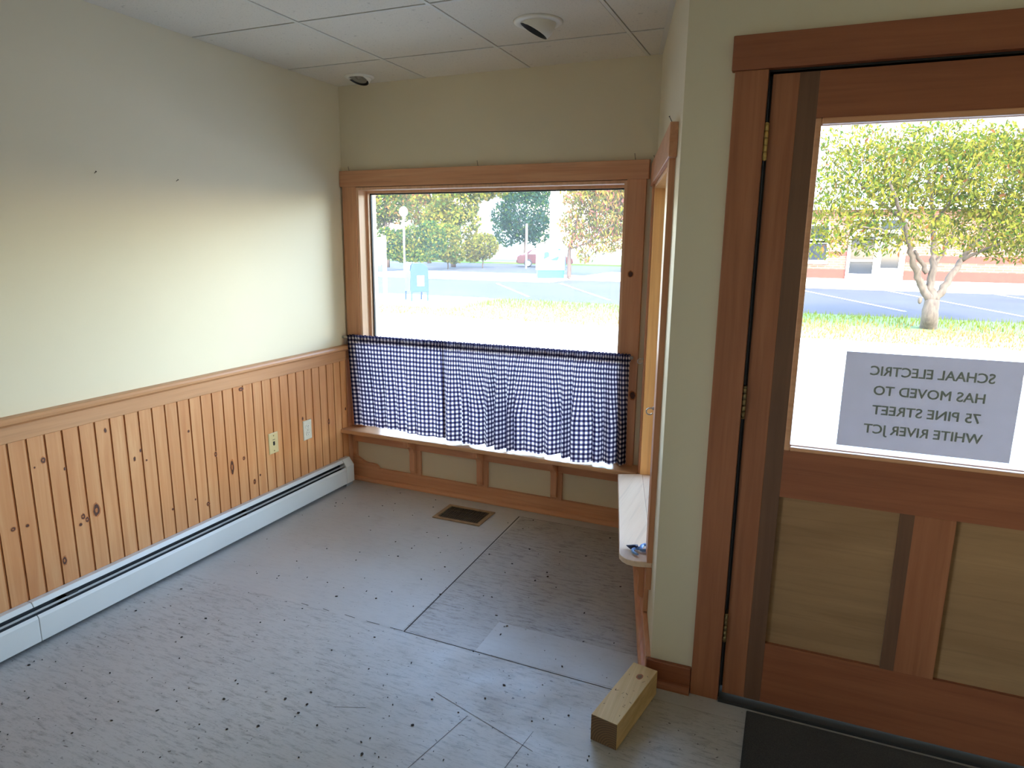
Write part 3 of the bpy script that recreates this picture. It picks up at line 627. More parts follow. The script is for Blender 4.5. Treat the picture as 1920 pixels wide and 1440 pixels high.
# ------------------------------------------------------------------ plates on the wainscot
def plate(name, sc, zc, wd, hg, mat, label, cat):
    p = thing(name, pt('L', sc, 0.0185, zc - hg / 2), label, cat)
    b = MB('L'); hw, hh = wd / 2, hg / 2
    b.add([(sc - hw, 0.0185, zc - hh), (sc + hw, 0.0185, zc - hh), (sc + hw, 0.0185, zc + hh), (sc - hw, 0.0185, zc + hh),
           (sc - hw, 0.0215, zc - hh), (sc + hw, 0.0215, zc - hh), (sc + hw, 0.0215, zc + hh), (sc - hw, 0.0215, zc + hh),
           (sc - hw + .004, 0.0245, zc - hh + .004), (sc + hw - .004, 0.0245, zc - hh + .004), (sc + hw - .004, 0.0245, zc + hh - .004), (sc - hw + .004, 0.0245, zc + hh - .004)],
          [(0, 3, 2, 1), (8, 9, 10, 11)] + [(i, (i + 1) % 4, 4 + (i + 1) % 4, 4 + i) for i in range(4)] + [(4 + i, 4 + (i + 1) % 4, 8 + (i + 1) % 4, 8 + i) for i in range(4)])
    b.build('cover', mat, p); return p
FACE = ((1, 0, 0), (0, 0, 1))
p = plate('phone_jack', 0.711, 0.4225, 0.070, 0.114, IVORY, 'yellowish ivory phone jack plate on the wainscot', 'wall plate')
j = MB('L').box((0.704, 0.0245, 0.412), (0.718, 0.0252, 0.432)); j.box((0.708, 0.0245, 0.409), (0.714, 0.0252, 0.412)); j.build('jack', BLACK, p)
MB('L').box((0.702, 0.0245, 0.441), (0.720, 0.0249, 0.4435)).build('marking', IRON, p)
for z_ in (0.464, 0.380): MB('L').lathe([(0.0035, 0), (0.0035, 0.001), (0.0001, 0.0016)], Matrix.Translation((0.711, 0.0245, z_)) @ Matrix.Rotation(R(-90), 4, 'X'), 10).build('screw', OLDBR, p)
p = plate('duplex_outlet', 0.436, 0.4265, 0.070, 0.114, WHITEP, 'white duplex outlet on the wainscot nearest the window', 'outlet')
for z_ in (0.446, 0.407):
    pr = [(0.017 * math.cos(t), max(-0.0125, min(0.0125, 0.0165 * math.sin(t)))) for t in [2 * math.pi * k / 24 for k in range(24)]]
    b = MB('L'); b.prism([(0.436 + x, z_ + z) for x, z in pr], 1, 0.0242, 0.0262); f_ = b.build('socket', WHITEM, p)
    b = MB('L'); b.box((0.4295, 0.0255, z_ - 0.001), (0.4318, 0.0265, z_ + 0.008)).box((0.4402, 0.0255, z_ - 0.001), (0.4425, 0.0265, z_ + 0.008)).box((0.4338, 0.0255, z_ - 0.009), (0.4382, 0.0265, z_ - 0.005)); b.build('slots', BLACK, f_)
MB('L').lathe([(0.003, 0), (0.003, 0.001), (0.0001, 0.0016)], Matrix.Translation((0.436, 0.0245, 0.4265)) @ Matrix.Rotation(R(-90), 4, 'X'), 10).build('screw', STEEL, p)

# ------------------------------------------------------------------ curtain rod, curtains, hooks
ZR = 0.922
rd = thing('curtain_rod', pt('B', 0.9, 0.052, ZR), 'thin white tension rod carrying the checked curtains', 'curtain rod')
def zrod(s): return ZR - 0.006 + 0.013 * s / 1.8
MB('B').tube([(0.004, 0.052, zrod(0)), (1.797, 0.052, zrod(1.8))], 0.0055, 12).build('tube', WHITEM, rd)
MB('B').tube([(0.002, 0.052, zrod(0)), (0.014, 0.052, zrod(0))], 0.0085, 12).build('end_tip', HEATG, rd)
MB('B').tube([(1.79, 0.052, zrod(1.8)), (1.808, 0.052, zrod(1.8))], 0.0085, 12).build('end_tip', HEATG, rd)

def curtain(s0, s1, s0b, s1b, seed, nf, A0, A1, bot, label):
    g = random.Random(seed)
    root = thing('cafe_curtain', pt('B', (s0 + s1) / 2, 0.055, 0.365), label, 'curtain')
    NU = int((s1 - s0) * 420); NS = 3000
    q = np.linspace(0, 1, NS)
    ph = [g.uniform(0, 6.28) for _ in range(10)]
    wp = q + 0.020 * np.sin(2 * np.pi * 1.6 * q + ph[0]) + 0.011 * np.sin(2 * np.pi * 3.7 * q + ph[1]) + 0.006 * np.sin(2 * np.pi * 7.1 * q + ph[2])
    big = np.abs(np.sin(np.pi * nf * wp + ph[3])) ** 0.75 * (0.72 + 0.28 * np.sin(2 * np.pi * 2.3 * q + ph[4]))      # rounded ridges, sharp valleys
    mid = 0.5 + 0.5 * np.sin(2 * np.pi * nf * 1.23 * wp + ph[5])
    fine = np.sin(2 * np.pi * nf * 2.9 * wp + ph[6]) * 0.6 + 0.4 * np.sin(2 * np.pi * nf * 4.6 * q + ph[7])
    rows = {}
    def row(d, D):
        """one horizontal line of cloth, d below the top edge; even arc length along it"""
        e = min(1.0, max(0.0, (d - 0.03) / 0.34)); v = d / D; gt = max(0.0, 1 - d / 0.16) ** 1.3
        A = A0 + (A1 - A0) * e ** 0.8
        S = (s0 + (s1 - s0) * q) * (1 - v) + (s0b + (s1b - s0b) * q) * v + 0.006 * e * np.sin(2 * np.pi * nf * 0.5 * q + ph[8])
        N_ = 0.0605 + A * (0.8 * big + 0.2 * mid) * (0.25 + 0.75 * e) + 0.0042 * gt * fine - 0.3 * A * e
        N_ = np.maximum(N_, 0.060 if d < 0.05 else 0.036)
        L_ = np.concatenate([[0], np.cumsum(np.hypot(np.diff(S), np.diff(N_)))]); t = np.linspace(0, L_[-1], NU + 1)
        return np.interp(t, L_, S), np.interp(t, L_, N_), np.interp(t, L_, fine) * gt, np.interp(t, L_, q), L_[-1]
    full = row(0.5, 0.57)[4]
    def part(name, fd0, fd1, nv, mat, off, back=False):
        b = MB('B'); vs = []; uv = []
        for j in range(nv + 1):
            dm = fd0(0.56) + (fd1(0.56) - fd0(0.56)) * j / nv
            S, N_, F, Q, _ = row(dm, 0.56)
            for i in range(NU + 1):
                ztop = zrod(s0 + (s1 - s0) * Q[i]) + 0.017; D = ztop - bot(Q[i])
                d = fd0(D) + (fd1(D) - fd0(D)) * j / nv
                n = N_[i] + off if not back else (0.0435 - 0.004 * math.sin(math.pi * j / nv))
                vs.append((S[i], n, ztop - d + 0.003 * F[i])); uv.append((i / NU * full, 0.6 - d))
        W_ = NU + 1
        b.add(vs, [(j * W_ + i, j * W_ + i + 1, (j + 1) * W_ + i + 1, (j + 1) * W_ + i) for j in range(nv) for i in range(NU)], True); b.uv = uv
        return b.build(name, mat, root, recalc=False)
    part('panel', lambda D: 0.045, lambda D: D - 0.050, 34, GING, 0.0)
    part('rod_pocket', lambda D: 0.0, lambda D: 0.045, 8, GINGH, 0.0006)
    part('pocket_back', lambda D: 0.0, lambda D: 0.040, 6, GINGH, 0.0, True)
    part('hem', lambda D: D - 0.050, lambda D: D, 6, GINGH, 0.0006)
curtain(0.045, 0.716, 0.075, 0.719, 3, 8, 0.022, 0.036, lambda u: 0.371 + 0.008 * math.sin(5 * u + .4) + 0.006 * u, 'left blue checked café curtain, flatter, beside the wainscot')
curtain(0.708, 1.795, 0.712, 1.806, 11, 14, 0.034, 0.088, lambda u: 0.358 + 0.010 * math.sin(9 * u + 2.1) ** 2 + 0.004 * math.sin(31 * u), 'right blue checked café curtain, wider with deep folds')

def hook(name, fr, s, n, z, label, sc=1.0):
    h = thing(name, pt(fr, s, n, z), label, 'hook')
    M = FR[fr]
    pts = [(s, n, z), (s - 0.0, n + 0.012 * sc, z)]
    for i in range(11):
        a = math.pi * (0.5 - 1.35 * i / 10); pts.append((s, n + (0.012 + 0.013 * math.cos(a)) * sc + 0.004, z - 0.013 * sc + 0.013 * sc * math.sin(a)))
    MB(fr).tube(pts, 0.0022, 8).build('wire', STEEL, h)
    MB(fr).tube([(s, n, z), (s, n + 0.004, z)], 0.006, 12).build('collar', STEEL, h)
hook('cup_hook', 'R', 0.085, 0.02, 0.935, 'small white-metal cup hook on side casing beside curtain rod')
hook('cup_hook', 'R', 1.045, 0.02, 0.915, 'steel cup hook on near side window casing below rod height', 0.9)

# ------------------------------------------------------------------ nails
def nail(fr, p0, p1, label, group):
    b = MB(fr); b.tube([p0, p1], 0.0011, 6); a = Vector(p1); d = (a - Vector(p0)).normalized()
    b.tube([tuple(a), tuple(a + d * 0.0014)], 0.0026, 8)
    return tag(b.build('nail', IRON), label, 'nail', group)
nail('B', (0.066, 0.013, 1.888), (0.063, 0.016, 1.912), 'bent nail on window header, left end near corner', 'nails on window headers')
nail('B', (0.911, 0.013, 1.888), (0.907, 0.016, 1.916), 'nail standing on middle of front window header', 'nails on window headers')
nail('B', (1.765, 0.013, 1.888), (1.761, 0.016, 1.918), 'nail on front window header, end near angled wall', 'nails on window headers')
nail('R', (0.12, 0.013, 1.868), (0.12, 0.022, 1.893), 'nail on side window header, end near the corner', 'nails on window headers')
nail('R', (1.12, 0.013, 1.868), (1.115, 0.026, 1.894), 'nail on side window header, end near the door', 'nails on window headers')
nail('L', (1.551, -0.004, 1.738), (1.556, 0.014, 1.744), 'picture nail in left wall, farther from the window', 'picture nails in left wall')
nail('L', (1.173, -0.004, 1.739), (1.177, 0.014, 1.745), 'picture nail in left wall, nearer the window', 'picture nails in left wall')

# ------------------------------------------------------------------ floor register
rg = thing('floor_register', (0.94, -0.265, 0), 'brown metal floor register with dark louvers', 'vent')
x0, x1, y0, y1 = 0.795, 1.085, -0.369, -0.162
b = MB(); fw = 0.024
b.box((x0, y0, 0.0007), (x1, y0 + fw, 0.006)).box((x0, y1 - fw, 0.0007), (x1, y1, 0.006)).box((x0, y0 + fw, 0.0007), (x0 + fw, y1 - fw, 0.006)).box((x1 - fw, y0 + fw, 0.0007), (x1, y1 - fw, 0.006))
b.build('frame', VENTB, rg, bevel=0.002)
MB().box((x0 + fw, y0 + fw, 0.0007), (x1 - fw, y1 - fw, 0.0014)).build('duct_shade', BLACK, rg)  # flat black sheet stands in for the shaded inside of the duct
b = MB(); k = 20
for i in range(k):
    xx = x0 + fw + (x1 - x0 - 2 * fw) * (i + 0.5) / k; b.box((xx - 0.0016, y0 + fw, 0.0014), (xx + 0.0016, y1 - fw, 0.0052))
for yy in (0.33, 0.67): b.box((x0 + fw, y0 + (y1 - y0) * yy - 0.002, 0.0014), (x1 - fw, y0 + (y1 - y0) * yy + 0.002, 0.0048))
b.build('louvers', VENTS, rg)

# ------------------------------------------------------------------ wood block, mat, clamp, debris
blk = thing('wood_block', (2.164, -1.512, 0), 'cut offcut of square post on floor by door casing', 'wood block')
th = math.atan2(-1.66 + 1.35, 2.094 - 2.151)          # direction of its length
ax = Vector((math.cos(th), math.sin(th), 0)); sd = Vector((-ax.y, ax.x, 0)); Lb, Wb, Hb = 0.318, 0.087, 0.089
Mb = Matrix(((sd.x, ax.x, 0, 2.164), (sd.y, ax.y, 0, -1.512), (0, 0, 1, 0), (0, 0, 0, 1)))
b = MB(Mb); b.box((-Wb / 2, -Lb / 2, 0.0007), (Wb / 2, Lb / 2, Hb))
b.mi = [0, 0, 1, 0, 1, 0]; b.m(2).disc((0.006, -0.095, Hb + 0.0004), 0.011, 0.016, ((1, 0, 0), (0, 1, 0)), 14, 0.06); b.m(3).disc((0.006, -0.095, Hb + 0.0007), 0.007, 0.011, ((1, 0, 0), (0, 1, 0)), 14, 0.06)
for _ in range(14):
    a_ = rnd.uniform(0, 3); q_ = Vector((rnd.uniform(-.035, .035), rnd.uniform(-.12, .14), Hb + 0.0005)); b.m(3).disc(tuple(q_), rnd.uniform(.002, .009), rnd.uniform(.0008, .0016), ((math.cos(a_), math.sin(a_), 0), (-math.sin(a_), math.cos(a_), 0)), 7, 0.3)
o = b.build('post_body', [BLOCK, BLOCKE, KNOTM, plain('block_stain', (124, 98, 66), 0.8)], blk, bevel=0.002)

o = MB('D').box((0.325, 0.05, 0.0007), (1.45, 1.1, 0.011)).build('door_mat', MATC.m, bevel=0.003)
tag(o, 'dark grey door mat at the foot of the door', 'mat')

# blue spring clamp lying on the side shelf
c0 = Vector((2.072, -1.02, ZS)); cl_ = thing('spring_clamp', c0, 'blue spring clamp lying on the pale side shelf', 'clamp')
def cp(px, py, h): return ground(px, py, ZS + h)
ZC = 0.012
def bar(name, pxs, hh, rads, mat):
    b = MB(); b.tube([tuple(cp(x, y, h)) for (x, y), h in zip(pxs, hh)], rads, 8); b.build(name, mat, cl_)
bar('jaw', [(1174.5, 1022.5), (1180, 1024), (1187, 1025), (1196, 1025)], [0.010, 0.012, 0.014, 0.014], [0.0015, 0.005, 0.0085, 0.008], CLAMPD)
bar('jaw', [(1176, 1024), (1183, 1028), (1190, 1028)], [0.008, 0.008, 0.010], [0.0015, 0.004, 0.006], CLAMPD)
bar('handle', [(1188, 1027), (1192, 1027), (1197, 1028), (1201, 1028), (1204, 1023), (1209, 1021), (1214, 1023)], [0.010] * 7, [0.006, 0.007, 0.007, 0.007, 0.0065, 0.006, 0.005], CLAMPB)
bar('handle', [(1190, 1028), (1186, 1031), (1187, 1035), (1191, 1037.5), (1196, 1039.5)], [0.010, 0.009, 0.008, 0.008, 0.008], [0.006, 0.006, 0.0055, 0.005, 0.004], CLAMPB)
bar('handle', [(1200, 1029), (1205, 1032), (1211, 1031.5), (1216, 1029)], [0.010, 0.009, 0.009, 0.009], [0.0065, 0.006, 0.0055, 0.005], CLAMPB)

db = MB(); g = random.Random(5)
for i in range(230):
    while True:
        x, y = g.uniform(0.12, 2.5), -0.1 - 2.5 * g.random() ** 0.8
        lim = PA[0] + (PC[0] - PA[0]) * min(1, max(0, (PA[1] - y) / (PA[1] - PC[1])))
        if x < lim - 0.06 and not (x0 - .01 < x < x1 + .01 and y0 - .01 < y < y1 + .01) and not (abs(x - 2.16) < 0.09 and abs(y + 1.51) < 0.2): break
    a_ = g.uniform(0, 3.14); r1 = g.choice((.002, .003, .004, .0055)); r2 = r1 * g.uniform(.35, .9)
    ca, sa = math.cos(a_), math.sin(a_)
    pts = [(r1 * math.cos(t) * g.uniform(.7, 1.2), r2 * math.sin(t) * g.uniform(.7, 1.2)) for t in [6.283 * k / 6 for k in range(6)]]
    pts = [(x + ca * u - sa * v, y + sa * u + ca * v) for u, v in pts]; db.prism(pts, 2, 0.0007, 0.0025)
tag(db.build('debris', plain('grit', (46, 38, 32), 0.9)), 'dark specks of grit scattered over the grey floor', 'debris', kind='stuff')

# ------------------------------------------------------------------ recessed lights
def axes(n):
    q = Vector(n).normalized().to_track_quat('Z', 'Y'); return q.to_matrix().to_4x4()
def downlight(c, rad, n, ball_r, ap, drop, label, bulb):
    t = thing('recessed_light', (c[0], c[1], H), label, 'ceiling light', 'eyeball lights in the ceiling')
    M0 = Matrix.Translation((c[0], c[1], H))
    MB().lathe([(rad * 0.70, 0.0), (rad * 0.70, -0.004), (rad * 0.76, -0.009), (rad * 0.93, -0.006), (rad, -0.001), (rad, 0.0015)], M0, 48).build('trim_ring', WHITEM, t)
    bc = Vector((c[0], c[1], H + drop)); Mb_ = Matrix.Translation(bc) @ axes(n)
    th0 = math.asin(ap / ball_r)
    prof = [(ball_r * math.sin(a), ball_r * math.cos(a)) for a in np.linspace(th0, math.pi * 0.97, 26)]
    zc = ball_r * math.cos(th0)
    MB().lathe(prof, Mb_, 40).build('eyeball', WHITEM, t)
    MB().lathe([(ap, zc), (ap * 0.96, zc - 0.002), (ap * 0.93, zc - 0.012), (ap * 0.86, zc - 0.02)], Mb_, 40).build('baffle', BLACK, t)
    b_ = MB().lathe([(ap * 0.80, zc - 0.006), (ap * 0.72, zc - 0.003), (ap * 0.45, zc - 0.010), (ap * 0.22, zc - 0.012), (ap * 0.16, zc - 0.004), (0.0005, zc - 0.002)] if bulb else [(ap * 0.88, zc - 0.018), (0.0005, zc - 0.03)], Mb_, 32)
    b_.build('bulb', BULB if bulb else HEATD, t)
downlight((1.497, -0.685), 0.100, (-0.46, -0.10, -0.88), 0.0705, 0.060, 0.0, 'large eyeball ceiling light, closer to the side window', False)
downlight((0.262, -0.160), 0.080, (-0.11, -0.34, -0.92), 0.068, 0.060, 0.016, 'eyeball ceiling light with exposed bulb in the far left corner', True)

#OUTDOORS
# ------------------------------------------------------------------ outdoors: street, kerbs, grass, parking lot
def slab(name, x0, y0, x1, y1, z0, z1, mat, label=None):
    return struct(MB().box((x0, y0, z0), (x1, y1, z1)), name, mat, label)
slab('ground', -160, -40, 120, 180, GZ - 0.30, GZ - 0.10, EARTH)
slab('street', -70, -1.0, 60, 9.3, GZ - 0.10, GZ - 0.08, STREET, 'pale sunlit street in front of the shop')
slab('kerb', -70, 9.3, 60, 9.5, GZ - 0.10, GZ + 0.06, CONC, 'concrete kerb across the street')
slab('sidewalk', -70, 9.5, 60, 12.35, GZ - 0.10, GZ + 0.05, CONC, 'bright concrete sidewalk')
slab('grass_verge', -60, 12.35, 60, 18.6, GZ - 0.10, GZ + 0.02, GRASSB, 'dry grass verge turning green')
slab('parking_lot', -120, 18.6, 60, 70, GZ - 0.10, GZ - 0.02, LOT, 'grey asphalt parking lot')
slab('kerb_walk', -9.5, 32.6, 40, 41.4, GZ - 0.05, GZ + 0.10, CONC, 'pale walk in front of the brick building')
slab('lot_island', -22, 29.6, -9.5, 36.5, GZ - 0.05, GZ + 0.06, CONC, 'bright paved island behind the lot')
slab('lawn', -40, 56, -9, 100, GZ - 0.05, GZ + 0.12, plain('lawn_green', (74, 106, 38), 1.0), 'green lawn beyond the parking lot')
def line(p, q, wd=0.11):
    p, q = Vector(p), Vector(q); d = (q - p); d.z = 0; d.normalize(); k = Vector((-d.y, d.x, 0)) * wd / 2; z = Vector((0, 0, 0.006))
    pts = []
    for x in (p - k, q - k, q + k, p + k): pts.append((x.x, x.y))
    struct(MB().prism(pts, 2, GZ - 0.02, GZ - 0.015), 'parking_line', LINEP)
def zd(a, b_): return ground(1480 + a * 440 / 1920, 420 + b_ * 280 / 1222, GZ - 0.015)
def zr(a, b_): return ground(900 + a * 280 / 1551, 340 + b_ * 260 / 1440, GZ - 0.015)
for p_, q_ in ((zd(60, 532), zd(945, 714)), (zd(715, 529), zd(1905, 754)), (zd(1580, 557), zd(2400, 690)), (zr(180, 1060), zr(500, 1195)), (zr(840, 1060), zr(1340, 1230))): line(p_, q_)
gb = MB(); g = random.Random(21); cols = []
for i in range(9000):
    x = g.uniform(-9.5, 10.5); y = 12.4 + 6.15 * g.random(); hgt = g.uniform(.05, .13) * (1.25 if y > 15.5 else 0.8); a_ = g.uniform(0, 6.28); ww = 0.012
    if math.hypot(x - 5.46, y - 15.9) < .45 or (x < -7.2 and y > 14.4): continue
    dx, dy = math.cos(a_) * ww, math.sin(a_) * ww; lx, ly = g.uniform(-.04, .04), g.uniform(-.04, .04)
    gb.m(0 if y > 15.8 + g.uniform(-1.2, 1.2) else 1)
    gb.add([(x - dx, y - dy, GZ + .02), (x + dx, y + dy, GZ + .02), (x + lx, y + ly, GZ + .02 + hgt)], [(0, 1, 2)])
tag(gb.build('grass', [LF['blade'], LF['dry']], recalc=False), 'grass blades of the verge across the street', 'grass', kind='stuff')

# ------------------------------------------------------------------ trees and hedges
def leaves(name, blobs, n, L, Wd, mats, weights, parent, droop=0.5, seed=1, shell=0.55):
    r = np.random.RandomState(seed); vol = np.array([b[3] * b[4] * b[5] for b in blobs]); pk = r.choice(len(blobs), n, p=vol / vol.sum())
    B_ = np.array(blobs)[pk]; d = r.normal(size=(n, 3)); d /= np.linalg.norm(d, axis=1)[:, None]
    rad = r.uniform(shell ** 3, 1, n) ** (1 / 3); c = B_[:, :3] + d * rad[:, None] * B_[:, 3:6]
    t = r.normal(size=(n, 3)); t[:, 2] -= droop * 1.6; t /= np.linalg.norm(t, axis=1)[:, None]
    q = np.cross(t, r.normal(size=(n, 3))); q /= np.linalg.norm(q, axis=1)[:, None]; nn = np.cross(t, q)
    sz = r.uniform(.65, 1.3, n)[:, None]; a = t * L / 2 * sz; w_ = q * Wd / 2 * sz
    v = np.stack([c - a, c - a * .15 + w_ + nn * Wd * .18, c + a, c - a * .15 - w_ + nn * Wd * .18], 1).reshape(-1, 3)
    o0 = np.array(ORG[parent.name]); me = bpy.data.meshes.new(name)
    me.vertices.add(4 * n); me.vertices.foreach_set('co', (v - o0).ravel()); me.loops.add(4 * n); me.loops.foreach_set('vertex_index', np.arange(4 * n, dtype=np.int32))
    me.polygons.add(n); me.polygons.foreach_set('loop_start', np.arange(0, 4 * n, 4, dtype=np.int32))
    for m in mats: me.materials.append(LF[m])
    me.update(calc_edges=True); me.polygons.foreach_set('material_index', r.choice(len(mats), n, p=np.array(weights) / sum(weights)).astype(np.int32)); me.update()
    o = bpy.data.objects.new(name, me); COL.objects.link(o); o.parent = parent; ORG[o.name] = ORG[parent.name]; return o
def limb(mb, pts, r0, r1, seg=9, wob=0.03):
    pts = [Vector(p) for p in pts]; out = []
    for i in range(len(pts) - 1):
        for k in range(4): out.append(pts[i].lerp(pts[i + 1], k / 4))
    out.append(pts[-1]); n = len(out)
    out = [p + Vector((rnd.uniform(-wob, wob), rnd.uniform(-wob, wob), 0)) * (1 if 0 < i < n - 1 else 0) for i, p in enumerate(out)]
    mb.tube(out, [r0 + (r1 - r0) * i / (n - 1) for i in range(n)], seg)
def tree(name, base, label, cat, group=None): return thing(name, base, label, cat, group)

# the street tree seen through the door
dp = 16.4; bs = ground(1741, 615, GZ + 0.02); t = tree('street_tree', bs, 'yellow-green street tree with forked trunk on the grass verge outside the door', 'tree')
A = lambda u, v, k=0: at(u, v, dp + k)
mb = MB(); limb(mb, [bs - Vector((0, 0, .1)), A(1743, 590), A(1748, 562)], 0.20, 0.165, 12, 0.012)
limb(mb, [A(1746, 568), A(1735, 545), A(1722, 520), A(1712, 490, -.2), A(1704, 455, -.3), A(1690, 400, -.6), A(1668, 340, -1)], 0.11, 0.03)
limb(mb, [A(1748, 566), A(1745, 540), A(1748, 505), A(1752, 470, .2), A(1750, 400, .4), A(1742, 320, .4)], 0.115, 0.03)
limb(mb, [A(1750, 563), A(1765, 545), A(1785, 515), A(1802, 490, .3), A(1822, 462, .4), A(1862, 410, .6), A(1900, 350, .9)], 0.105, 0.03)
limb(mb, [A(1738, 512), A(1724, 486), A(1715, 470)], 0.06, 0.035); limb(mb, [A(1752, 500), A(1770, 470, .4), A(1790, 430, .8)], 0.06, 0.02)
limb(mb, [A(1805, 488, .3), A(1840, 470), A(1880, 455, -.5)], 0.05, 0.015); limb(mb, [A(1705, 455, -.3), A(1650, 430, -.6), A(1580, 420, -.8)], 0.045, 0.012)
limb(mb, [A(1750, 420, .4), A(1800, 360, -.6), A(1840, 300, -1.0)], 0.04, 0.012); limb(mb, [A(1700, 420, -.5), A(1620, 350, .5), A(1570, 310, .7)], 0.04, 0.012)
mb.ball(A(1725, 563, -.1), (0.05, 0.05, 0.09), 8, 6); mb.build('trunk', BARK, t)
px = dp / CAM['f']
def blob(u, v, k, ru, rv, rd): c = A(u, v, k); return (c.x, c.y, c.z, ru * px, rd, rv * px)
bl = [blob(1745, 330, 0, 120, 70, 1.9), blob(1620, 340, -.2, 90, 68, 1.5), blob(1860, 330, .2, 110, 80, 1.7), blob(1760, 265, .2, 110, 42, 1.3), blob(1600, 270, 0, 72, 40, 1.0),
      blob(1570, 410, -.2, 72, 46, 1.2), blob(1690, 425, -.3, 80, 38, 1.3), blob(1850, 425, .2, 95, 52, 1.5), blob(1950, 400, .3, 90, 80, 1.5), blob(1640, 460, -.5, 62, 22, .8), blob(1545, 460, -.4, 44, 26, .7), blob(1780, 460, -.9, 50, 22, .5), blob(1900, 475, .1, 60, 20, .8), blob(1880, 270, .3, 60, 40, 1.0), blob(1960, 290, .2, 80, 60, 1.2)]
leaves('foliage', bl, 21000, 0.135, 0.05, ['yellowgreen', 'green', 'gold', 'olive', 'rust'], [6, 2.4, 2.2, 2, .2], t, 0.6, 5, 0.35)

# the tree at the right of the front window, closer branches hanging down
dp = 30.0; bs = ground(1067, 524, GZ); t = tree('olive_tree', bs, 'olive and rust tree with drooping branches behind the white post office sign', 'tree')
dp = (bs - EYE).dot(FWD); px = dp / CAM['f']
mb = MB(); limb(mb, [bs, A(1067, 500), A(1068, 470), A(1075, 440), A(1085, 400), A(1095, 360)], 0.13, 0.05, 9, .02)
limb(mb, [A(1070, 466), A(1100, 456, -1), A(1122, 438, -1.5), A(1150, 420, -2)], 0.06, 0.02); limb(mb, [A(1078, 430), A(1110, 405, 1), A(1150, 385, 1)], 0.06, 0.02); mb.build('trunk', BARKD, t)
bl = [blob(1110, 370, 0, 60, 32, 2.0), blob(1150, 400, -.5, 45, 50, 2.0), blob(1085, 420, .2, 38, 30, 1.6), blob(1140, 450, -.6, 38, 26, 1.4), blob(1085, 452, -.4, 34, 16, 1.0), blob(1190, 380, 0, 50, 60, 2.0), blob(1098, 478, -.4, 20, 16, .8), blob(1135, 345, 0, 60, 26, 1.8)]
leaves('foliage', bl, 11500, 0.30, 0.085, ['olive', 'yellowgreen', 'dry', 'pink', 'gold'], [3, 2.4, 2, 1.2, 1.5], t, 0.9, 8, 0.2)

def far_tree(name, base, dep, blobs, n, L, mats, wts, label, cat='tree', seed=1, trunk=None, group=None, droop=.3, shell=.6):
    global dp, px
    dp = dep; px = dep / CAM['f']; b0 = A(*base); b0.z = GZ - 0.02; t = tree(name, b0, label, cat, group)
    top = max(blobs, key=lambda q: q[3] * q[4]); c = A(top[0], top[1]); mb = MB(); limb(mb, [b0, b0.lerp(Vector((c.x, c.y, b0.z)), .3) + Vector((0, 0, (c.z - b0.z) * .5)), c], trunk or 0.22, 0.07, 8)
    limb(mb, [b0.lerp(c, .5), c + Vector((px * top[3] * .6, 0, px * top[4] * .4))], .09, .03, 6); limb(mb, [b0.lerp(c, .6), c + Vector((-px * top[3] * .6, .3, px * top[4] * .3))], .08, .03, 6)
    mb.build('trunk' if cat == 'tree' else 'stems', BARKD, t)
    leaves('foliage', [blob(*q) for q in blobs], n, L, L * .55, mats, wts, t, droop, seed, shell); return t
far_tree('maple_tree', (985, 480), 66, [(985, 400, 0, 46, 58, 3), (950, 430, 0, 26, 34, 2), (1012, 430, 0, 24, 36, 2), (970, 350, 1, 44, 34, 2.5), (1005, 350, 1, 36, 36, 2.5), (940, 405, 0, 20, 26, 1.5)], 8500, .34, ['deep', 'blue', 'green'], [4, 4, 1.2], 'dense dark green maple behind the parked maroon car', seed=3)
far_tree('leafy_tree', (850, 480), 54, [(855, 380, 0, 42, 40, 2.5), (885, 355, 1, 46, 26, 2.5), (830, 410, 0, 36, 32, 2.2), (865, 420, -1, 36, 30, 2), (925, 350, 2, 30, 22, 2)], 6500, .32, ['yellowgreen', 'gold', 'olive', 'green'], [4, 2.5, 2, 1.4], 'yellow-green tree left of the white house', seed=4)
far_tree('orange_tinged_tree', (805, 480), 63, [(815, 365, 0, 36, 26, 2.2), (795, 395, 0, 32, 30, 2), (835, 350, 0, 30, 22, 2)], 4200, .34, ['yellowgreen', 'gold', 'rust', 'green'], [3, 3, 1.2, 1.4], 'tree with orange-tinged top behind the tall hedge', seed=5)
far_tree('pink_tree', (775, 470), 76, [(783, 358, 0, 22, 20, 2), (775, 375, 0, 18, 12, 1.8)], 1500, .4, ['pink', 'rust'], [4, 1], 'pinkish autumn tree seen far behind the hedge', seed=6)
far_tree('grey_green_tree', (725, 470), 52, [(722, 385, 0, 40, 32, 2), (700, 400, 0, 30, 30, 1.8), (745, 395, 0, 24, 26, 1.6), (735, 360, 0, 40, 18, 1.8)], 4300, .30, ['olive', 'green', 'yellowgreen', 'dry'], [2.4, 2.2, 2, 1.4], 'grey-green twiggy tree at far left of the window view', seed=7)
far_tree('hedge', (780, 500), 46, [(775, 455, 0, 42, 34, 1.4), (745, 460, 0, 30, 30, 1.2), (808, 452, 0, 30, 38, 1.4), (725, 450, 0, 22, 24, 1.2), (770, 478, -.6, 60, 14, .9)], 7000, .24, ['green', 'yellowgreen', 'deep', 'gold'], [4, 2.2, 1.6, .7], 'tall clipped green hedge behind the blue mailbox', 'hedge', 9, .06)
far_tree('shrub', (840, 500), 50, [(838, 455, 0, 28, 36, 1.3), (850, 478, -.4, 24, 16, 1)], 3000, .25, ['yellowgreen', 'gold', 'green'], [3, 2, 2], 'tall pale shrub between the hedge and the round bush', 'shrub', 10, .05)
far_tree('bush', (905, 497), 53, [(905, 462, 0, 30, 26, 1.4), (885, 470, -.4, 22, 22, 1.2)], 3000, .25, ['yellowgreen', 'gold', 'olive'], [4, 2, 1], 'round yellowish bush in front of the white house', 'bush', 11, .05)
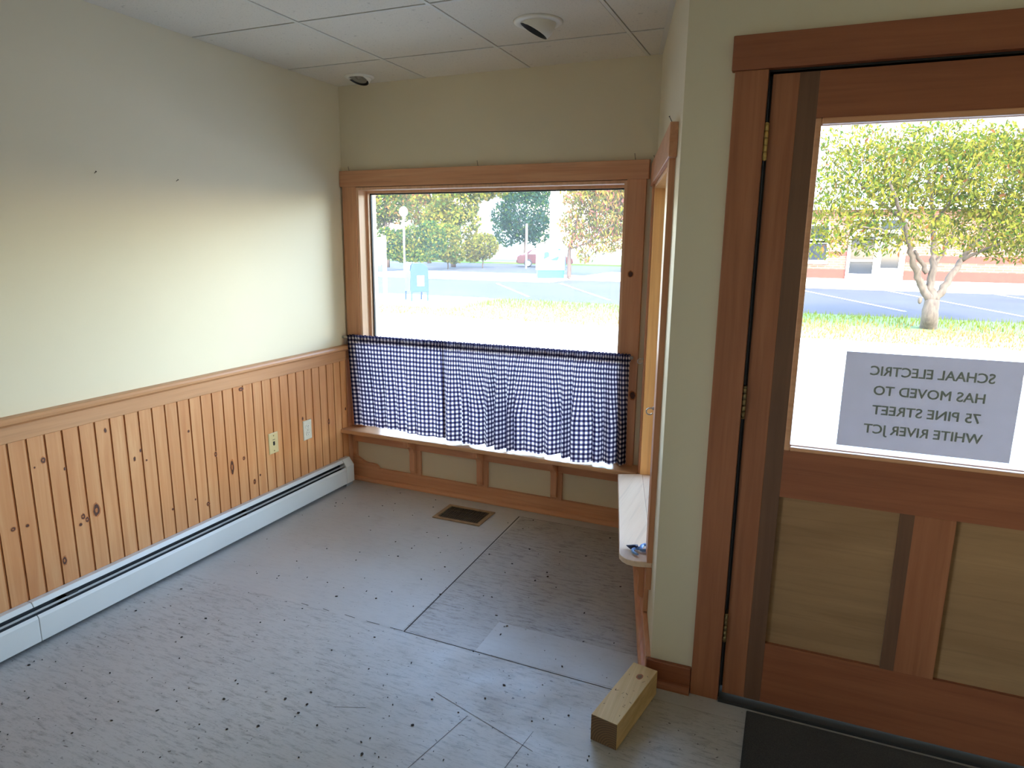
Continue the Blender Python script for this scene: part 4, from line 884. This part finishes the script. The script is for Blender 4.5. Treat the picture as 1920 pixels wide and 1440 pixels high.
far_tree('tall_tree', (1800, 480), 62, [(1690, 235, 0, 60, 40, 3), (1770, 245, 1, 60, 40, 3), (1850, 290, 0, 60, 46, 3), (1910, 300, 0, 60, 50, 3)], 4500, .42, ['green', 'deep', 'olive', 'yellowgreen'], [3, 2, 2, 1.4], 'tall tree rising behind the brick building roof', seed=12, trunk=.3)
far_tree('spruce_tree', (1824, 480), 66, [(1824, 290, 0, 18, 50, 1.2), (1825, 258, 0, 10, 36, .8), (1826, 235, 0, 5, 18, .5)], 1800, .36, ['deep', 'olive'], [3, 1], 'narrow dark spruce tip rising against the bright sky', seed=13)

# ------------------------------------------------------------------ brick building across the lot
bb = thing('brick_building', (5, 43, GZ), 'low brick building with a grey hip roof across the parking lot', 'building')
BX0, BX1, BY, BZ = -7.2, 26.0, 41.4, 3.55
MB().box((BX0, BY, GZ), (BX1, BY + 14, BZ)).build('wall', BRICK, bb)
MB().box((BX0 - .02, BY - .04, GZ + .08), (4.62, BY, GZ + .62)).build('base_course', BRICKR, bb); MB().box((7.62, BY - .04, GZ + .08), (BX1, BY, GZ + .62)).build('base_course', BRICKR, bb)
MB().box((BX0, BY - .03, 0.92), (4.62, BY, 1.16)).build('sill_course', BRICKR, bb); MB().box((7.62, BY - .03, 0.62), (BX1, BY, 0.98)).build('sill_course', BRICKR, bb)
r = MB(); x0_, x1_, y0_, y1_ = BX0 - .6, BX1 + .6, BY - .7, BY + 14.7; rz = 9.3
r.add([(x0_, y0_, BZ + .25), (x1_, y0_, BZ + .25), (x1_, y1_, BZ + .25), (x0_, y1_, BZ + .25), (5.2, BY + 7, rz), (BX1 - 8, BY + 7, rz - 0.2)], [(0, 1, 5, 4), (1, 2, 5), (2, 3, 4, 5), (3, 0, 4), (3, 2, 1, 0)]); r.build('roof', SHING, bb)
MB().box((x0_, y0_ - .02, BZ - .02), (x1_, y0_ + .1, BZ + .27)).build('fascia', FASC, bb); MB().box((x0_, y0_ + .1, BZ - .02), (x1_, BY, BZ + .03)).build('soffit', FASC, bb)
dd = MB(); ex0, ex1, ez0, ez1 = 4.64, 7.60, GZ + .1, 2.15; yf = BY - .13
dd.box((ex0, yf, ez0), (ex0 + .16, yf + .1, ez1)); dd.box((ex1 - .28, yf, ez0), (ex1, yf + .1, ez1)); dd.box((6.02, yf, ez0), (6.40, yf + .1, ez1)); dd.box((ex0, yf, ez1 - .12), (ex1, yf + .1, ez1 + .06)); dd.box((ex0 + .16, yf, ez0), (6.02, yf + .1, ez0 + .30)); dd.box((6.40, yf, ez0), (ex1 - .28, yf + .1, ez0 + .66)); dd.box((ex0 + .16, yf, ez0 + 1.02), (6.02, yf + .1, ez0 + 1.12))
fr_ = dd.build('door_frame', FASC, bb); MB().box((ex0 + .16, yf + .06, ez0 + .3), (6.02, yf + .09, ez1 - .12)).build('door_glass', DARKGL, fr_); MB().box((6.40, yf + .06, ez0 + .66), (ex1 - .28, yf + .09, ez1 - .12)).build('door_glass', DARKGL, fr_)
no = MB(); no.box((6.55, yf + .055, 1.72), (6.95, yf + .06, 1.84)); no.box((6.80, yf + .055, 1.60), (7.05, yf + .06, 1.78)); no.build('door_notice', FASC2, fr_)
def bwin(xa, xb, za, zb_):
    b_ = MB(); b_.box((xa, yf, za - .22), (xb, yf + .1, za)); b_.box((xa, yf, zb_), (xb, yf + .1, zb_ + .16)); b_.box((xa, yf, za), (xa + .1, yf + .1, zb_)); b_.box((xb - .1, yf, za), (xb, yf + .1, zb_))
    nm = max(1, round((xb - xa) / 1.3))
    for i in range(1, nm): xm = xa + (xb - xa) * i / nm; b_.box((xm - .06, yf, za), (xm + .06, yf + .1, zb_))
    f_ = b_.build('window_frame', FASC, bb); MB().box((xa + .1, yf + .06, za), (xb - .1, yf + .09, zb_)).build('window_pane', DARKGL, f_)
bwin(0.9, 3.62, 0.64, 1.62); bwin(0.9, 3.62, 1.86, 2.62); bwin(-6.6, -3.2, 0.64, 2.4); bwin(17, 20, .9, 2.4)
bwin(4.8, 7.5, 2.4, 2.95)

# ------------------------------------------------------------------ white house far behind
hs = thing('white_house', (-30, 66, GZ), 'white gabled house half hidden by trees', 'house'); hc = at(905, 440, 74)
MB().prism([(hc.x - 3.3, GZ - .05), (hc.x + 3.3, GZ - .05), (hc.x + 3.3, 3.6), (hc.x, 6.9), (hc.x - 3.3, 3.6)], 1, hc.y, hc.y + 9).build('wall', FASC2, hs)
rp = MB(); rp.prism([(hc.x - 3.9, 3.15), (hc.x, 7.05), (hc.x + 3.9, 3.15), (hc.x + 3.9, 3.35), (hc.x, 7.3), (hc.x - 3.9, 3.35)], 1, hc.y - .4, hc.y + 9.4); rp.build('roof', SHING, hs)
wp = at(914, 409, 73.9); wf = MB().box((wp.x - .45, hc.y - .06, wp.z - .6), (wp.x + .45, hc.y + .02, wp.z + .6)).build('window_frame', FASC, hs); MB().box((wp.x - .33, hc.y - .07, wp.z - .48), (wp.x + .33, hc.y - .055, wp.z - .04)).build('window_pane', DARKGL, wf); MB().box((wp.x - .33, hc.y - .07, wp.z + .04), (wp.x + .33, hc.y - .055, wp.z + .48)).build('window_pane', DARKGL, wf)
MB().box((hc.x - 1.4, hc.y - 1.8, 2.1), (hc.x + 2.2, hc.y, 2.25)).build('porch_roof', SHING, hs)
gz_ = at(795, 383, 80); h2 = thing('shed', (gz_.x, gz_.y, GZ - .05), 'white low outbuilding beyond the hedge', 'shed'); MB().box((gz_.x - 2.2, gz_.y, GZ - .05), (gz_.x + 2.2, gz_.y + 4, gz_.z + .1)).build('wall', FASC2, h2)
MB().prism([(gz_.x - 2.5, gz_.z), (gz_.x, gz_.z + .9), (gz_.x + 2.5, gz_.z)], 1, gz_.y - .3, gz_.y + 4.3).build('roof', SHING, h2)

# ------------------------------------------------------------------ mailbox
m0 = ground(771, 567, GZ - 0.02); a_ = math.atan2((ground(787, 568) - ground(771, 567)).y, (ground(787, 568) - ground(771, 567)).x)
fw_ = (ground(747.7, 562) - ground(771.2, 567.9)); u_ = Vector((fw_.x, fw_.y, 0)).normalized(); v_ = Vector((-u_.y, u_.x, 0)) * -1
# u_: along the front (to the left), v_: depth (away to the right)
p0 = ground(771.2, 567.9, GZ - 0.02)
Mm = Matrix(((u_.x, v_.x, 0, p0.x), (u_.y, v_.y, 0, p0.y), (0, 0, 1, GZ + 0.03), (0, 0, 0, 1)))
mbx = thing('mailbox', Mm @ Vector((.33, .3, 0)), 'blue street mailbox with rounded top standing at the verge', 'mailbox')
slab('mailbox_pad', p0.x - 2.6, p0.y - 1.2, p0.x + 1.6, p0.y + 2.6, GZ - 0.03, GZ + 0.03, CONC, 'concrete pad under the mailbox')
Wm, Dm = 0.66, 0.62
pr = [(0.0, 0.30), (Dm, 0.30), (Dm, 0.98)] + [(Dm - .0 - .30 + .30 * math.cos(q), 0.98 + .27 * math.sin(q)) for q in np.linspace(0.15, math.pi / 2, 8)] + [(.10, 1.25), (.03, 1.16), (0.0, 1.02)]
MB(Mm).prism(pr, 0, 0.0, Wm).build('body', MBLUE, mbx, bevel=.012)
for sx_ in (0.0, Wm - .06):
    for sy_ in (0.0, Dm - .06): MB(Mm).prism([(sx_, 0.30), (sx_ + .06, 0.30), (sx_ + .06 - (.02 if sx_ == 0 else 0), 0.0), (sx_ + (.02 if sx_ else 0), 0.0)], 1, sy_, sy_ + .05).build('leg', MBLUE, mbx)
b_ = MB(Mm); b_.prism([(-.02, 1.0), (0.0, 1.0), (.035, 1.16), (.10, 1.25), (.08, 1.27), (.0, 1.17)], 0, 0.05, Wm - .05); dr_ = b_.build('pull_door', plain('mailbox_shade', (9, 38, 76), .4), mbx)
MB(Mm).box((.10, -.035, .96), (Wm - .10, -.0, 1.0)).build('handle', FASC2, dr_)
MB(Mm).box((.04, -.008, .34), (Wm - .04, 0.002, .76)).build('collection_door', MBLUE, mbx, bevel=.004)
MB(Mm).box((-.008, .22, .50), (-.0005, .46, .84)).build('placard', FASC, mbx)
k_ = MB(Mm); k_.box((-.011, .34, .72), (-.008, .42, .78)).box((-.011, .26, .58), (-.008, .34, .70)).box((-.011, .36, .54), (-.008, .40, .62)); k_.build('placard_marks', plain('placard_ink', (120, 70, 66), .6), mbx)

# white hanging sign on a post, left edge of the window view
ps = ground(723, 562, GZ); dps = (ps - EYE).dot(FWD)
hg = thing('post_sign', ps, 'blank white sign panel hung on a white post left of the mailbox', 'sign')
q0 = at(722, 442, dps); MB().box((ps.x - .05, ps.y - .05, GZ - .02), (ps.x + .05, ps.y + .05, q0.z)).build('post', FASC, hg)
q1 = at(697, 495, dps); MB().box((q1.x - .28, ps.y - .03, q1.z), (ps.x - .05, ps.y + .02, q0.z - .05)).build('panel', FASC2, hg)
MB().box((q1.x - .2, ps.y - .025, q1.z - .05), (ps.x - .15, ps.y + .015, q1.z)).build('rider_strip', plain('grey_strip', (120, 116, 112), .6), hg)

# post office sign: white cabinet, emblem, teal base
b0, b1 = ground(1008.5, 521.5, GZ + .06), ground(1059, 521.5, GZ + .06); d_ = (b1 - b0); wS = d_.length; d_.normalize(); dpt = Vector((-d_.y, d_.x, 0)); ux = d_
Ms = Matrix(((ux.x, dpt.x, 0, b0.x), (ux.y, dpt.y, 0, b0.y), (0, 0, 1, GZ + .06), (0, 0, 0, 1))); hS = (at(1010, 457, (b0 - EYE).dot(FWD)).z - GZ - .06)
ss_ = thing('office_sign', Ms @ Vector((wS / 2, .25, 0)), 'white box sign with teal emblem on a teal base in the lot', 'sign')
hB = hS * .235
MB(Ms).box((.02, .06, 0), (wS - .02, .44, hB)).build('base', TEAL, ss_, bevel=.02)
MB(Ms).box((0, 0, hB), (wS - .03, .5, hS)).build('cabinet', FASC, ss_, bevel=.02); MB(Ms).box((wS - .03, .01, hB), (wS + .02, .49, hS - .06)).build('edge_panel', SBLUE, ss_)
def em(pts): return [((x - 655) / 735 * wS, hS - (y - 195) / 915 * hS) for x, y in pts]   # read off the sign face
for pts in ([(800, 605), (815, 430), (850, 408), (915, 408), (948, 440), (955, 500), (940, 540)], [(950, 625), (1210, 515), (1215, 560), (1190, 610), (1150, 640)], [(1110, 345), (1235, 318), (1255, 345), (1250, 400), (1235, 370), (1180, 355)]):
    MB(Ms).prism(em(pts), 1, -.03, -.0005).build('emblem', TEAL, ss_)

# utility pole, sign post, lamp
def pole(name, u, vb, vt, r0, label, cat, dep=None):
    b_ = ground(u, vb, GZ); dq = (b_ - EYE).dot(FWD); tp = at(u, vt, dq); o = thing(name, (b_.x, b_.y, GZ - .05), label, cat); return o, Vector((b_.x, b_.y, GZ - .05)), tp, dq
o_, b_, tp, dq = pole('utility_pole', 1033, 509, 300, .12, 'tall pale utility pole rising behind the white box sign', 'pole')
MB().tube([b_, (b_.x, b_.y, tp.z)], [.17, .13], 14).build('shaft', FASC2, o_); c_ = at(1064, 373, dq); MB().tube([(b_.x, b_.y, c_.z - .03), (c_.x + .8, c_.y, c_.z)], .07, 8).build('arm', FASC2, o_); MB().box((c_.x - .35, c_.y - .12, c_.z - .30), (c_.x + .35, c_.y + .12, c_.z - .12)).build('lamp_head', HEATG, o_)
o_, b_, tp, dq = pole('sign_pole', 986.5, 503, 420, .04, 'thin white pole standing before the maroon car', 'pole')
MB().tube([b_, (b_.x, b_.y, tp.z)], .07, 10).build('shaft', FASC, o_)
o_, b_, tp, dq = pole('globe_lamp', 759, 519, 398, .05, 'white globe lamp on a post above the hedge', 'street lamp')
MB().tube([b_, (b_.x, b_.y, tp.z - .25)], .05, 10).build('post', FASC, o_); MB().ball((b_.x, b_.y, tp.z), (.24, .24, .28), 18, 12).build('globe', LAMPW, o_)

# ------------------------------------------------------------------ parked car
cpos = ground(990, 501, GZ - .02); ang = R(22); Mc = Matrix.Translation((cpos.x - .95 * math.cos(ang), cpos.y - .95 * math.sin(ang), GZ - .02)) @ Matrix.Rotation(ang, 4, 'Z')
car = thing('parked_car', Mc @ Vector((2.3, .9, 0)), 'maroon sedan parked behind the white box sign', 'car')
pr = [(0.05, .32), (0.0, .55), (.06, .86), (.30, 1.0), (.62, 1.04), (1.15, 1.40), (1.6, 1.48), (2.5, 1.47), (3.25, 1.08), (4.2, .93), (4.6, .72), (4.65, .38), (4.5, .28), (.2, .28)]
MB(Mc).prism(pr, 1, 0.0, 1.75).build('body', MAROON, car, bevel=.05)
gl_ = MB(Mc)
for yy in (-.006, 1.744): gl_.prism([(.95, 1.05), (1.28, 1.36), (1.65, 1.42), (2.42, 1.41), (3.02, 1.07)], 1, yy, yy + .012)
gl_.build('side_windows', CARGL, car)
MB(Mc).prism([(.64, 1.06), (1.13, 1.39), (1.12, 1.41), (.62, 1.07)], 1, .2, 1.55).build('rear_window', CARGL, car)
for yy in (.0, 1.35): MB(Mc).box((-.01, yy + .02, .66), (.12, yy + .38, .88)).build('tail_lamp', plain('tail_lamp', (170, 110, 116), .2) if yy == 0 else bpy.data.materials['tail_lamp'], car)
MB(Mc).box((-.03, .05, .36), (.2, 1.7, .56)).build('bumper', MAROON, car, bevel=.03)
for xx in (.95, 3.75):
    for yy in (-.03, 1.57):
        Mw = Mc @ Matrix.Translation((xx, yy, .33)) @ Matrix.Rotation(R(-90), 4, 'X')
        wh = MB(Mw); wh.lathe([(.20, 0), (.31, 0), (.33, .03), (.33, .18), (.31, .21), (.2, .21), (.2, 0)], seg=28); ty = wh.build('wheel', RUBBER, car)
        rm = MB(Mw); rm.lathe([(.215, .012), (.20, .02), (.08, .03), (.0005, .01)] if yy < 0 else [(.215, .198), (.2, .19), (.08, .18), (.0005, .2)], seg=28); rm.build('rim', ALLOY, ty)
        if yy < 0:
            for k in range(6): q = k * math.pi / 3; MB(Mw).lathe([(.028, -.0), (.0005, -.001)], Matrix.Translation((.135 * math.cos(q), .135 * math.sin(q), .012)), 8).build('rim_hole', RUBBER, ty)
